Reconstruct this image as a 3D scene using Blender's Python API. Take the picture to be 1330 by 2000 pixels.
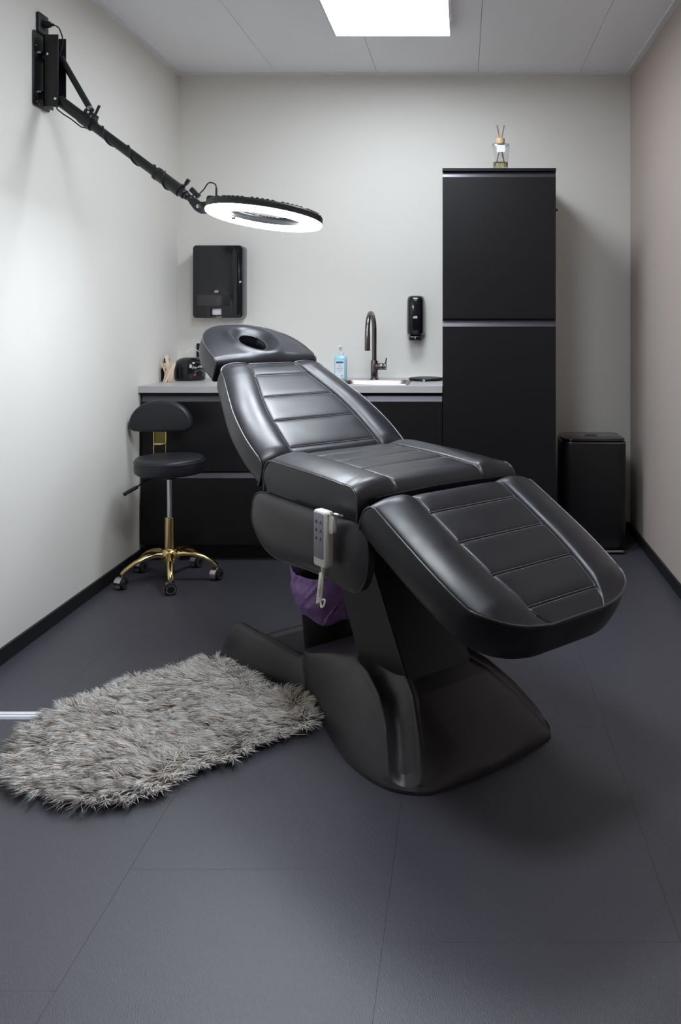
import bpy, bmesh, math, random
import numpy as np
from mathutils import Vector, Matrix

# ------------------------------------------------------------------ camera, world, exposure
for o in list(bpy.data.objects):
    bpy.data.objects.remove(o)
SC = bpy.context.scene
COL = SC.collection
PI = math.pi
FPX, CXP, CYP, CAMH = 1646.0, 907.0, 623.0, 1.278
cam_d = bpy.data.cameras.new('camera')
cam = bpy.data.objects.new('camera', cam_d)
COL.objects.link(cam)
cam.location = (0, 0, CAMH)
cam.rotation_euler = (PI/2, 0, 0)
cam_d.sensor_fit = 'VERTICAL'
cam_d.sensor_height = 36.0
cam_d.lens = 36.0*FPX/2000.0
cam_d.shift_x = (665.0-CXP)/2000.0
cam_d.shift_y = (CYP-1000.0)/2000.0
cam_d.clip_start = 0.02
SC.camera = cam
world = bpy.data.worlds.new('world')
SC.world = world
world.use_nodes = True
world.node_tree.nodes['Background'].inputs[0].default_value = (1.0, 0.97, 0.95, 1)
world.node_tree.nodes['Background'].inputs[1].default_value = 0.08
SC.view_settings.view_transform = 'Standard'
SC.view_settings.look = 'None'
SC.view_settings.gamma = 1.0
SC.view_settings.use_curve_mapping = False
SC.view_settings.exposure = 0.09
SC.cycles.diffuse_bounces = 8
PANEL_STRENGTH = 24.0
PANEL2_STRENGTH = 31.0
RING_STRENGTH = 44.0

# ------------------------------------------------------------------ materials
def material(name, color, rough=0.5, metal=0.0, spec=0.5, noise=0.0, nscale=40.0, bump=0.0, bscale=200.0,
             coat=0.0, emit=None, strength=0.0, trans=0.0, ior=1.45, stretch=None, alpha=1.0, rnoise=0.0, bdist=0.001):
    m = bpy.data.materials.new(name)
    m.use_nodes = True
    nt = m.node_tree
    b = nt.nodes['Principled BSDF']
    b.inputs['Base Color'].default_value = (*color, 1)
    b.inputs['Roughness'].default_value = rough
    b.inputs['Metallic'].default_value = metal
    b.inputs['Specular IOR Level'].default_value = spec
    b.inputs['IOR'].default_value = ior
    b.inputs['Coat Weight'].default_value = coat
    b.inputs['Coat Roughness'].default_value = 0.05
    b.inputs['Transmission Weight'].default_value = trans
    b.inputs['Alpha'].default_value = alpha
    if emit:
        b.inputs['Emission Color'].default_value = (*emit, 1)
        b.inputs['Emission Strength'].default_value = strength
    if noise or bump or rnoise:
        tc = nt.nodes.new('ShaderNodeTexCoord')
        mp = nt.nodes.new('ShaderNodeMapping')
        nt.links.new(tc.outputs['Object'], mp.inputs['Vector'])
        if stretch:
            mp.inputs['Scale'].default_value = stretch[0]
            mp.inputs['Rotation'].default_value = stretch[1]
    if noise:
        n = nt.nodes.new('ShaderNodeTexNoise')
        n.inputs['Scale'].default_value = nscale
        n.inputs['Detail'].default_value = 5
        nt.links.new(mp.outputs[0], n.inputs['Vector'])
        mx = nt.nodes.new('ShaderNodeMix')
        mx.data_type = 'RGBA'
        mx.inputs['A'].default_value = (*[c*(1-noise) for c in color], 1)
        mx.inputs['B'].default_value = (*[min(1, c*(1+noise)) for c in color], 1)
        nt.links.new(n.outputs['Fac'], mx.inputs['Factor'])
        nt.links.new(mx.outputs['Result'], b.inputs['Base Color'])
    if rnoise:
        n = nt.nodes.new('ShaderNodeTexNoise')
        n.inputs['Scale'].default_value = 9.0
        n.inputs['Detail'].default_value = 6
        nt.links.new(mp.outputs[0], n.inputs['Vector'])
        mr = nt.nodes.new('ShaderNodeMapRange')
        mr.inputs['From Min'].default_value = 0.3
        mr.inputs['From Max'].default_value = 0.7
        mr.inputs['To Min'].default_value = max(0.02, rough-rnoise)
        mr.inputs['To Max'].default_value = rough+rnoise
        nt.links.new(n.outputs['Fac'], mr.inputs['Value'])
        nt.links.new(mr.outputs[0], b.inputs['Roughness'])
    if bump:
        n = nt.nodes.new('ShaderNodeTexNoise')
        n.inputs['Scale'].default_value = bscale
        n.inputs['Detail'].default_value = 4
        nt.links.new(mp.outputs[0], n.inputs['Vector'])
        bp = nt.nodes.new('ShaderNodeBump')
        bp.inputs['Strength'].default_value = bump
        bp.inputs['Distance'].default_value = bdist
        nt.links.new(n.outputs['Fac'], bp.inputs['Height'])
        nt.links.new(bp.outputs[0], b.inputs['Normal'])
    return m

M = {}
M['wall'] = material('wall_paint', (0.765, 0.745, 0.700), 0.7, noise=0.02, nscale=3, bump=0.15, bscale=260)
M['wall_taupe'] = material('wall_paint_taupe', (0.50, 0.43, 0.39), 0.65, noise=0.02, nscale=3, bump=0.15, bscale=260)
M['ceiling'] = material('ceiling_board', (0.88, 0.88, 0.90), 0.6, noise=0.02, nscale=4)
M['ceiling_trim'] = material('ceiling_trim_paint', (0.78, 0.78, 0.80), 0.45)
M['seam'] = material('seam_dark', (0.10, 0.10, 0.11), 0.8)
M['floor'] = material('vinyl_floor', (0.046, 0.0445, 0.057), 0.45, noise=0.42, nscale=240, bump=0.6, bscale=480,
                      stretch=((1.0, 0.28, 1.0), (0, 0, 0.5)), bdist=0.0012, spec=1.0)
M['floor_seam'] = material('floor_seam', (0.06, 0.06, 0.068), 0.7)
M['baseboard'] = material('black_baseboard', (0.010, 0.010, 0.012), 0.5)
M['cab'] = material('black_laminate', (0.0085, 0.0078, 0.0090), 0.40, noise=0.1, nscale=2, spec=0.4)
M['cab_in'] = material('black_carcass', (0.006, 0.006, 0.007), 0.6)
M['grip'] = material('grey_grip_profile', (0.105, 0.10, 0.118), 0.34, metal=0.75)
M['top'] = material('light_grey_worktop', (0.46, 0.45, 0.45), 0.38, noise=0.16, nscale=14, stretch=((0.5, 3, 3), (0, 0, 0)))
M['leather'] = material('black_leather', (0.009, 0.009, 0.0125), 0.365, noise=0.15, nscale=10, bump=0.10, bscale=420, rnoise=0.06, spec=0.54, bdist=0.0006)
M['piping'] = material('leather_piping', (0.045, 0.043, 0.048), 0.24, spec=0.8)
M['thread'] = material('grey_thread', (0.34, 0.33, 0.36), 0.6)
M['plastic'] = material('soft_black_plastic', (0.030, 0.027, 0.030), 0.40, bump=0.05, bscale=600, bdist=0.0005)
M['plastic_dk'] = material('dark_metal_cover', (0.012, 0.0115, 0.0125), 0.5)
M['black'] = material('black_paint', (0.010, 0.010, 0.011), 0.38)
M['blackgloss'] = material('gloss_black_plastic', (0.008, 0.008, 0.010), 0.14, coat=0.2)
M['smoke'] = material('smoky_window_plastic', (0.030, 0.028, 0.033), 0.10, coat=0.4)
M['rubber'] = material('black_rubber', (0.008, 0.008, 0.008), 0.6)
M['chrome'] = material('chrome', (0.72, 0.72, 0.74), 0.12, metal=1)
M['steel'] = material('brushed_steel', (0.62, 0.58, 0.56), 0.28, metal=1)
M['steel_dull'] = material('dull_sink_steel', (0.36, 0.33, 0.315), 0.38, metal=1)
M['gunmetal'] = material('gunmetal', (0.21, 0.185, 0.185), 0.26, metal=1)
M['gold'] = material('polished_gold', (0.82, 0.63, 0.29), 0.14, metal=1)
M['gold_dark_refl'] = material('gold_dark_reflection', (0.16, 0.12, 0.05), 0.2, metal=1)  # polished gold darkened to paint in a dark reflection
M['hole'] = material('hole_shade_black', (0.003, 0.003, 0.003), 0.9, spec=0.1)  # near-black that paints the shade inside the face hole
M['stoolleather'] = material('stool_leatherette', (0.016, 0.016, 0.021), 0.42, bump=0.08, bscale=500, bdist=0.0006)
M['beige'] = material('beige_plastic', (0.82, 0.80, 0.74), 0.4)
M['greypanel'] = material('grey_keypad', (0.24, 0.24, 0.27), 0.45)
M['ink'] = material('dark_ink', (0.03, 0.03, 0.04), 0.5)
M['whiteink'] = material('white_print', (0.65, 0.66, 0.68), 0.5)
M['greyink'] = material('grey_print', (0.38, 0.38, 0.40), 0.4)
M['bag'] = material('purple_bag', (0.28, 0.16, 0.40), 0.30, noise=0.30, nscale=9, coat=0.3, bump=0.9, bscale=16, bdist=0.02)
M['white'] = material('white_plastic', (0.78, 0.78, 0.80), 0.4)
M['bluegel'] = material('blue_gel', (0.38, 0.70, 0.80), 0.15, coat=0.4)
M['label'] = material('white_label', (0.72, 0.78, 0.84), 0.5)
M['navy'] = material('navy_print', (0.03, 0.10, 0.20), 0.5)
M['wood'] = material('pale_birch', (0.80, 0.64, 0.50), 0.6, noise=0.12, nscale=30, stretch=((1, 1, 0.1), (0, 0, 0)))
M['reed'] = material('brown_reed', (0.36, 0.22, 0.16), 0.6)
M['woodcap'] = material('beech_cap', (0.62, 0.42, 0.25), 0.5, noise=0.3, nscale=40, stretch=((1, 1, 4), (0.4, 0.5, 0)))
M['glass'] = material('clear_glass', (0.95, 0.97, 0.97), 0.02, trans=1.0, ior=1.45)
M['oil'] = material('amber_oil', (0.93, 0.80, 0.48), 0.05, trans=0.85, ior=1.40)
M['duct'] = material('pale_cable_duct', (0.80, 0.82, 0.88), 0.4)
M['paper'] = material('white_paper', (0.70, 0.70, 0.72), 0.8)
M['red'] = material('red_lamp', (0.5, 0.05, 0.02), 0.3)
M['panel_glow'] = material('panel_diffuser', (0.8, 0.8, 0.8), 0.5, emit=(0.86, 0.925, 1.0), strength=PANEL_STRENGTH)
M['panel_glow2'] = material('panel_diffuser_front', (0.8, 0.8, 0.8), 0.5, emit=(0.86, 0.925, 1.0), strength=PANEL2_STRENGTH)
M['ring_glow'] = material('ring_diffuser', (0.8, 0.8, 0.8), 0.5, emit=(0.86, 0.92, 1.0), strength=RING_STRENGTH)

fur = bpy.data.materials.new('sheepskin_fur')
fur.use_nodes = True
_b = fur.node_tree.nodes['Principled BSDF']
_a = fur.node_tree.nodes.new('ShaderNodeAttribute')
_a.attribute_name = 'tint'
fur.node_tree.links.new(_a.outputs['Color'], _b.inputs['Base Color'])
_b.inputs['Roughness'].default_value = 0.6
_b.inputs['Specular IOR Level'].default_value = 0.3
_t = fur.node_tree.nodes.new('ShaderNodeBsdfTranslucent')
_m = fur.node_tree.nodes.new('ShaderNodeMixShader')
_m.inputs[0].default_value = 0.12
fur.node_tree.links.new(_a.outputs['Color'], _t.inputs['Color'])
fur.node_tree.links.new(_b.outputs[0], _m.inputs[1]); fur.node_tree.links.new(_t.outputs[0], _m.inputs[2])
fur.node_tree.links.new(_m.outputs[0], fur.node_tree.nodes['Material Output'].inputs['Surface'])
M['fur'] = fur

# ------------------------------------------------------------------ helpers
def empty(name, loc, label=None, cat=None, group=None, rotz=0.0):
    o = bpy.data.objects.new(name, None)
    COL.objects.link(o)
    o.empty_display_size = 0.05
    o.location = loc
    o.rotation_euler = (0, 0, rotz)
    tag(o, label, cat, group)
    return o

def tag(o, label=None, cat=None, group=None, kind=None):
    if label: o['label'] = label
    if cat: o['category'] = cat
    if group: o['group'] = group
    if kind: o['kind'] = kind
    return o

def root_matrix(o):
    m = Matrix.Translation(o.location) @ o.rotation_euler.to_matrix().to_4x4()
    if o.parent:
        m = root_matrix(o.parent) @ m
    return m

def to_obj(name, me, mat, parent=None, local=False, loc=None):
    """link the mesh; vertices in world space unless local; the parent's frame is taken off"""
    o = bpy.data.objects.new(name, me)
    COL.objects.link(o)
    for mm in (mat if isinstance(mat, (list, tuple)) else [mat]):
        me.materials.append(mm)
    if parent is not None:
        if not local:
            me.transform(root_matrix(parent).inverted())
        o.parent = parent
    elif loc is not None:
        me.transform(Matrix.Translation(-Vector(loc)))
        o.location = loc
    return o

def np_obj(name, verts, faces, mat, parent=None, local=False, smooth=True, angle=40, loc=None):
    me = bpy.data.meshes.new(name)
    me.from_pydata([tuple(v) for v in verts], [], [tuple(f) for f in faces])
    me.update()
    if smooth:
        me.polygons.foreach_set('use_smooth', [True]*len(me.polygons))
        me.set_sharp_from_angle(angle=math.radians(angle))
    return to_obj(name, me, mat, parent, local, loc)

class G:
    """collects shapes into one bmesh"""
    def __init__(s): s.bm = bmesh.new()
    def _xf(s, vs, m):
        if m is not None:
            for v in vs: v.co = m @ v.co
    def box(s, lo, hi, bev=0.0, m=None, seg=2):
        b2 = bmesh.new()
        bmesh.ops.create_cube(b2, size=1)
        for v in b2.verts:
            v.co = Vector([(lo[i]+hi[i])/2 + v.co[i]*(hi[i]-lo[i]) for i in range(3)])
        if bev:
            bmesh.ops.bevel(b2, geom=list(b2.edges), offset=bev, segments=seg, affect='EDGES', profile=0.5)
        s.merge(b2, m); return s
    def merge(s, b2, m=None):
        if m is not None:
            bmesh.ops.transform(b2, matrix=m, verts=b2.verts)
        me = bpy.data.meshes.new('tmp'); b2.to_mesh(me); b2.free()
        s.bm.from_mesh(me); bpy.data.meshes.remove(me)
    def cyl(s, p0, p1, r, r2=None, n=24, bev=0.0):
        p0, p1 = Vector(p0), Vector(p1)
        r2 = r if r2 is None else r2
        b2 = bmesh.new()
        L = (p1-p0).length
        bmesh.ops.create_cone(b2, cap_ends=True, segments=n, radius1=r, radius2=r2, depth=L)
        if bev:
            ed = [e for e in b2.edges if abs(e.verts[0].co.z-e.verts[1].co.z) < 1e-6]
            bmesh.ops.bevel(b2, geom=ed, offset=bev, segments=2, affect='EDGES', profile=0.5)
        q = (p1-p0).to_track_quat('Z', 'Y').to_matrix().to_4x4()
        s.merge(b2, Matrix.Translation((p0+p1)/2) @ q); return s
    def sphere(s, c, r, sc=(1, 1, 1), u=20, v=12):
        b2 = bmesh.new()
        bmesh.ops.create_uvsphere(b2, u_segments=u, v_segments=v, radius=r)
        s.merge(b2, Matrix.Translation(c) @ Matrix.Diagonal((*sc, 1))); return s
    def lathe(s, prof, c=(0, 0, 0), n=40, sx=1.0, sy=1.0, m=None, closed=False):
        b2 = bmesh.new()
        rings = []
        for r, z in prof:
            if r < 1e-6:
                rings.append([b2.verts.new((0, 0, z))])
            else:
                rings.append([b2.verts.new((sx*r*math.cos(2*PI*k/n), sy*r*math.sin(2*PI*k/n), z)) for k in range(n)])
        prs = list(zip(rings[:-1], rings[1:]))
        if closed: prs.append((rings[-1], rings[0]))
        for a, b in prs:
            for k in range(n):
                k2 = (k+1) % n
                f = [a[k % len(a)], a[k2 % len(a)], b[k2 % len(b)], b[k % len(b)]]
                g = []
                for x in f:
                    if x not in g: g.append(x)
                if len(g) > 2:
                    try: b2.faces.new(g)
                    except ValueError: pass
        bmesh.ops.recalc_face_normals(b2, faces=b2.faces)
        mm = Matrix.Translation(c)
        if m is not None: mm = mm @ m
        s.merge(b2, mm); return s
    def tube(s, pts, r, n=8, closed=False, smooth=0, radii=None):
        pts = [Vector(p) for p in pts]
        if smooth: pts = catmull(pts, smooth, closed)
        N = len(pts)
        b2 = bmesh.new()
        rings = []
        up = None
        for i, p in enumerate(pts):
            a = pts[i-1] if (i > 0 or closed) else p
            c = pts[(i+1) % N] if (i < N-1 or closed) else p
            t = (c-a).normalized() if (c-a).length > 1e-9 else Vector((0, 0, 1))
            if up is None:
                up = t.orthogonal().normalized()
            up = (up - t*up.dot(t))
            up = up.normalized() if up.length > 1e-6 else t.orthogonal().normalized()
            w = t.cross(up)
            rr = radii[min(len(radii)-1, int(i*len(radii)/N))] if radii else r
            rings.append([b2.verts.new(p + (up*math.cos(2*PI*k/n) + w*math.sin(2*PI*k/n))*rr) for k in range(n)])
        for i in range(N if closed else N-1):
            a, b = rings[i], rings[(i+1) % N]
            for k in range(n):
                b2.faces.new((a[k], a[(k+1) % n], b[(k+1) % n], b[k]))
        if not closed:
            b2.faces.new(rings[0][::-1]); b2.faces.new(rings[-1])
        bmesh.ops.recalc_face_normals(b2, faces=b2.faces)
        s.merge(b2); return s
    def prism(s, outline, d0, d1, plane='xz', bev=0.0, m=None, seg=2):
        """outline in the plane, extruded along the remaining axis from d0 to d1"""
        b2 = bmesh.new()
        def P(a, b, d):
            return {'xz': (a, d, b), 'xy': (a, b, d), 'yz': (d, a, b)}[plane]
        v0 = [b2.verts.new(P(a, b, d0)) for a, b in outline]
        v1 = [b2.verts.new(P(a, b, d1)) for a, b in outline]
        n = len(outline)
        b2.faces.new(v0); b2.faces.new(v1[::-1])
        for k in range(n):
            b2.faces.new((v0[k], v1[k], v1[(k+1) % n], v0[(k+1) % n]))
        bmesh.ops.recalc_face_normals(b2, faces=b2.faces)
        if bev:
            axis = {'xz': 1, 'xy': 2, 'yz': 0}[plane]
            ed = [e for e in b2.edges if abs(e.verts[0].co[axis]-e.verts[1].co[axis]) < 1e-7]
            bmesh.ops.bevel(b2, geom=ed, offset=bev, segments=seg, affect='EDGES', profile=0.5)
        s.merge(b2, m); return s
    def obj(s, name, mat, parent=None, local=False, smooth=True, angle=35, loc=None):
        me = bpy.data.meshes.new(name)
        s.bm.to_mesh(me); s.bm.free()
        if smooth:
            me.polygons.foreach_set('use_smooth', [True]*len(me.polygons))
            me.set_sharp_from_angle(angle=math.radians(angle))
        return to_obj(name, me, mat, parent, local, loc)

def catmull(pts, k=6, closed=False):
    out = []
    n = len(pts)
    rng = n if closed else n-1
    for i in range(rng):
        p0 = pts[(i-1) % n] if (closed or i > 0) else pts[0]*2-pts[1]
        p1, p2 = pts[i], pts[(i+1) % n]
        p3 = pts[(i+2) % n] if (closed or i+2 < n) else p2*2-p1
        for j in range(k):
            t = j/k
            out.append(0.5*((2*p1) + (p2-p0)*t + (2*p0-5*p1+4*p2-p3)*t*t + (3*p1-p0-3*p2+p3)*t**3))
    if not closed: out.append(pts[-1])
    return out

def rrect(x0, x1, z0, z1, r, k=6):
    out = []
    for cx, cz, a0 in ((x1-r, z1-r, 0), (x0+r, z1-r, PI/2), (x0+r, z0+r, PI), (x1-r, z0+r, 1.5*PI)):
        for i in range(k+1):
            a = a0 + i*PI/2/k
            out.append((cx+r*math.cos(a), cz+r*math.sin(a)))
    return out

def smooth_closed(pts, k=6):
    v = catmull([Vector((a, b, 0)) for a, b in pts], k, True)
    return [(p.x, p.y) for p in v]

def pix(x, y, Y):
    """world point seen at photo pixel x, y when it stands at depth Y"""
    return Vector(((x-CXP)/FPX*Y, Y, CAMH-(y-CYP)/FPX*Y))

def sstep(a, b, x):
    t = np.clip((x-a)/(b-a), 0, 1)
    return t*t*(3-2*t)

# ------------------------------------------------------------------ the room
XL, XR, YB, YF, ZC = -1.719, 0.996, 5.06, -1.5, 2.751

def structure(o, label=None):
    o['kind'] = 'structure'
    if label: o['label'] = label
    return o

T = 0.1
structure(G().box((XL-T, YF-T, 0), (XL, YB+T, ZC+0.1)).obj('wall_left', M['wall'], smooth=False), 'pale grey painted left wall carrying the lamp bracket')
structure(G().box((XR, YF-T, 0), (XR+T, YB+T, ZC+0.1)).obj('wall_right', M['wall_taupe'], smooth=False), 'taupe painted right wall')
structure(G().box((XL, YB, 0), (XR, YB+T, ZC+0.1)).obj('wall_back', M['wall'], smooth=False), 'pale grey painted wall behind the cabinets')
# front wall left out so that faint added ambient light enters behind the viewpoint
flr = structure(G().box((XL, YF, -0.12), (XR, YB, -0.005)).obj('floor', M['floor_seam'], smooth=False), 'dark grey vinyl tile floor')
# vinyl tiles: each one is a piece of the floor
TX, TL = 0.61, 0.914
seam_y = {-2: 1.603, -1: 1.957, 0: 1.728, 1: 2.786, -3: 1.30}
for c in range(-3, 2):
    x0, x1 = -0.167+c*TX, -0.167+(c+1)*TX
    x0, x1 = max(x0, XL), min(x1, XR)
    if x1-x0 < 0.02: continue
    y = seam_y[c] - math.ceil((seam_y[c]-YF)/TL)*TL
    while y < YB:
        a, b = max(y, YF), min(y+TL, YB)
        if b-a > 0.02:
            g = 0.0003
            G().box((x0+g, a+g, -0.005), (x1-g, b-g, 0)).obj('floor_tile', M['floor'], parent=flr, smooth=False)
        y += TL
cl = structure(G().box((XL, YF, ZC+0.012), (XR, YB, ZC+0.1)).obj('ceiling', M['seam'], smooth=False), 'pale grey panelled ceiling')
cx = [XL, -1.129, -0.523, 0.083, 0.689, XR]
cy = [YB, 3.86, 2.66, 1.46, 0.26, -0.94, YF]
for i in range(5):
    for j in range(6):
        g = 0.0012
        G().box((cx[i]+g, cy[j+1]+g, ZC), (cx[i+1]-g, cy[j]-g, ZC+0.012)).obj('ceiling_panel', M['ceiling'], parent=cl, smooth=False)
# ceiling edge profile along the walls
tw = 0.030
structure(G().box((XL, YF, ZC-0.012), (XL+tw, YB, ZC+0.0)).obj('trim_1', M['ceiling_trim'], smooth=False), 'pale ceiling edge profile on the left wall')
structure(G().box((XR-tw, YF, ZC-0.012), (XR, YB, ZC+0.0)).obj('trim_2', M['ceiling_trim'], smooth=False), 'pale ceiling edge profile on the right wall')
structure(G().box((XL+tw, YB-tw, ZC-0.012), (-0.7175, YB, ZC)).box((-0.7165, YB-tw, ZC-0.012), (XR-tw, YB, ZC)).obj('trim_3', M['ceiling_trim'], smooth=False), 'pale ceiling edge profile on the back wall')
bt, bh = 0.012, 0.06
structure(G().box((XL, YF, 0), (XL+bt, 4.50, bh), 0.002).obj('baseboard_left', M['baseboard'], smooth=False), 'black baseboard under the left wall')
structure(G().box((XR-bt, YF, 0), (XR, YB, bh), 0.002).obj('baseboard_right', M['baseboard'], smooth=False), 'black baseboard under the right wall')
structure(G().box((0.49, YB-bt, 0), (XR-bt, YB, bh), 0.002).obj('baseboard_back', M['baseboard'], smooth=False), 'black baseboard behind the tall bin')

def light_panel(x0, x1, y0, y1, glow, label):
    r = empty('ceiling_light', ((x0+x1)/2, (y0+y1)/2, ZC-0.045), label, 'ceiling light')
    zb, zt = ZC-0.045, ZC
    f = 0.012
    g = G()
    g.box((x0, y0, zb), (x0+f, y1, zt)).box((x1-f, y0, zb), (x1, y1, zt)).box((x0+f, y0, zb), (x1-f, y0+f, zt)).box((x0+f, y1-f, zb), (x1-f, y1, zt))
    g.box((x0+f, y0+f, zb+0.01), (x1-f, y1-f, zt))
    g.obj('frame', M['white'], r, smooth=False)
    G().box((x0+f, y0+f, zb+0.003), (x1-f, y1-f, zb+0.0095)).obj('diffuser', glow, r, smooth=False)
light_panel(-0.658, -0.062, 3.665, 4.262, M['panel_glow'], 'square white glowing light panel on the ceiling')

light_panel(-0.658, -0.062, 1.865, 2.462, M['panel_glow2'], 'second square ceiling light panel above the foot of the treatment chair')

# ------------------------------------------------------------------ cabinets along the back wall
CF = 4.45
def cabinet_front(root, name, x0, x1, z0, z1, yf=CF, th=0.02, gh=0.030, gd=0.016):
    """front board whose top edge is bevelled back into a grip profile"""
    g = 0.0015
    o = [(yf, z0), (yf, z1-gh), (yf+gd, z1), (yf+th, z1), (yf+th, z0)]
    d = G().prism([(yf, z0), (yf, z1-gh), (yf+th, z1-gh), (yf+th, z0)], x0+g, x1-g, 'yz').obj(name, M['cab'], root, smooth=False)
    G().prism([(yf, z1-gh), (yf+gd, z1), (yf+th, z1), (yf+th, z1-gh)], x0+g, x1-g, 'yz').obj('grip_profile', M['grip'], d, smooth=False)
    return d

ZW0, ZW1 = 0.889, 0.924
# tall cabinet
tx0, tx1 = -0.116, 0.484
r = empty('tall_cabinet', ((tx0+tx1)/2, CF+0.3, 0), 'tall black two-door cabinet right of the sink', 'cabinet')
G().box((tx0, CF+0.021, 0.08), (tx1, YB-0.001, 2.075)).obj('body', M['cab'], r, smooth=False)
G().box((tx0, CF-0.001, 2.060), (tx1, CF+0.021, 2.075)).obj('top_board', M['cab'], r, smooth=False)
G().box((tx0, CF+0.06, 0), (tx1, YB-0.02, 0.0795)).obj('plinth', M['cab_in'], r, smooth=False)
cabinet_front(r, 'door', tx0, tx1, 1.281, 2.058)
cabinet_front(r, 'door', tx0, tx1, 0.085, 1.268)
hg = G().box((tx1-0.006, CF+0.004, 1.848), (tx1+0.010, CF+0.018, 1.862), 0.002)
hg.obj('hinge_cap', M['black'], r)
# base cabinets
bx = [XL+0.002, -0.918, tx0-0.001]
r = empty('drawer_cabinet', ((bx[0]+bx[1])/2, CF+0.3, 0), 'black base cabinet with two wide drawers behind the stool', 'cabinet')
G().box((bx[0], CF+0.021, 0.08), (bx[1]-0.001, YB-0.001, ZW0)).obj('body', M['cab'], r, smooth=False)
G().box((bx[0]+0.013, CF+0.06, 0), (bx[1]-0.001, YB-0.02, 0.0795)).obj('plinth', M['cab_in'], r, smooth=False)
cabinet_front(r, 'drawer', bx[0]+0.012, bx[1], 0.475, 0.872)
cabinet_front(r, 'drawer', bx[0]+0.012, bx[1], 0.085, 0.468)
r = empty('sink_cabinet', ((bx[1]+bx[2])/2, CF+0.3, 0), 'black base cabinet under the sink behind the treatment chair', 'cabinet')
G().box((bx[1], CF+0.021, 0.08), (bx[2], CF+0.04, 0.889)).box((bx[1], CF+0.04, 0.08), (bx[2], YB-0.001, 0.70)).obj('body', M['cab'], r, smooth=False)
G().box((bx[1], CF+0.06, 0), (bx[2], YB-0.02, 0.0795)).obj('plinth', M['cab_in'], r, smooth=False)
cabinet_front(r, 'door', bx[1], (bx[1]+bx[2])/2, 0.085, 0.872)
cabinet_front(r, 'door', (bx[1]+bx[2])/2, bx[2], 0.085, 0.872)
# worktop with the sink cut-out
sx0, sx1, sy0, sy1 = -0.70, -0.30, 4.53, 4.86
g = G()
wy0 = CF-0.012
g.box((XL+0.001, wy0, ZW0), (sx0+0.012, YB-0.001, ZW1)).box((sx1-0.012, wy0, ZW0), (tx0-0.001, YB-0.001, ZW1))
g.box((sx0+0.012, wy0, ZW0), (sx1-0.012, sy0+0.012, ZW1)).box((sx0+0.012, sy1-0.012, ZW0), (sx1-0.012, YB-0.001, ZW1))
tag(g.obj('worktop', M['top'], smooth=False, loc=(-0.9, 4.75, ZW0)), 'light grey marbled worktop over the black base cabinets', 'worktop')
G_ = G().box((XL+0.0005, 5.05, ZW1+0.0005), (tx0-0.002, 5.0595, ZW1+0.008))
tag(G_.obj('wall_seal', M['ceiling_trim'], smooth=False, loc=(-0.9, 5.055, ZW1)), 'thin pale sealing strip between worktop and back wall', 'seal')
# sink
r = empty('sink', ((sx0+sx1)/2, (sy0+sy1)/2, ZW1), 'small square stainless steel sink set in the worktop', 'sink')
b2 = bmesh.new()
def ring_at(x0, x1, y0, y1, z, rad, k=5):
    return [b2.verts.new((a, b, z)) for a, b in rrect(x0, x1, y0, y1, rad, k)]
rings = [ring_at(sx0, sx1, sy0, sy1, ZW1+0.0002, 0.02), ring_at(sx0+0.002, sx1-0.002, sy0+0.002, sy1-0.002, ZW1+0.003, 0.02),
         ring_at(sx0+0.026, sx1-0.026, sy0+0.022, sy1-0.022, ZW1+0.003, 0.04), ring_at(sx0+0.030, sx1-0.030, sy0+0.026, sy1-0.026, ZW1-0.004, 0.04),
         ring_at(sx0+0.035, sx1-0.035, sy0+0.031, sy1-0.031, ZW1-0.15, 0.04), ring_at(sx0+0.06, sx1-0.06, sy0+0.056, sy1-0.056, ZW1-0.165, 0.03)]
for a, b in zip(rings[:-1], rings[1:]):
    for k in range(len(a)):
        b2.faces.new((a[k], a[(k+1) % len(a)], b[(k+1) % len(a)], b[k]))
b2.faces.new(rings[-1])
bmesh.ops.recalc_face_normals(b2, faces=b2.faces)
for f in b2.faces: f.normal_flip() if f.normal.z < -0.5 else None
g = G(); g.merge(b2)
g.obj('basin', M['steel_dull'], r)
G().cyl((-0.5, 4.70, ZW1-0.1649), (-0.5, 4.70, ZW1-0.160), 0.04, n=28, bev=0.001).obj('drain', M['chrome'], r)
for sx in (-0.545, -0.505):
    G().box((sx-0.012, sy1-0.0335, ZW1-0.028), (sx+0.012, sy1-0.0305, ZW1-0.018), 0.001).obj('overflow_slot', M['black'], r)
# tap
tp = pix(731, 742, 4.90); tp.z = ZW1+0.0005
r = empty('kitchen_tap', tp, 'dark gunmetal pull-out kitchen tap behind the sink', 'tap')
G().cyl(tp, tp+Vector((0, 0, 0.008)), 0.027, 0.025, n=32, bev=0.002).cyl(tp+Vector((0, 0, 0.008)), tp+Vector((0, 0, 0.112)), 0.021, n=32, bev=0.001).obj('body', M['gunmetal'], r)
top = 1.323; ra = 0.105
pts = [tp+Vector((0, 0, 0.112)), tp+Vector((0, 0, 0.2)), Vector((tp.x, tp.y, top-ra*1.0))]
for k in range(1, 13):
    a = PI*k/12
    pts.append(Vector((tp.x-0.016*(1-math.cos(a))/2, tp.y-ra+ra*math.cos(a)*1.0, top-ra*1.0+ra*math.sin(a)-0.012)))
G().tube(pts, 0.0135, n=20).obj('spout', M['gunmetal'], r)
e = pts[-1]
G().cyl(e+Vector((0, 0, 0.002)), e-Vector((0, 0, 0.105)), 0.0145, 0.0155, n=24, bev=0.002).obj('spray_head', M['gunmetal'], r)
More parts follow.
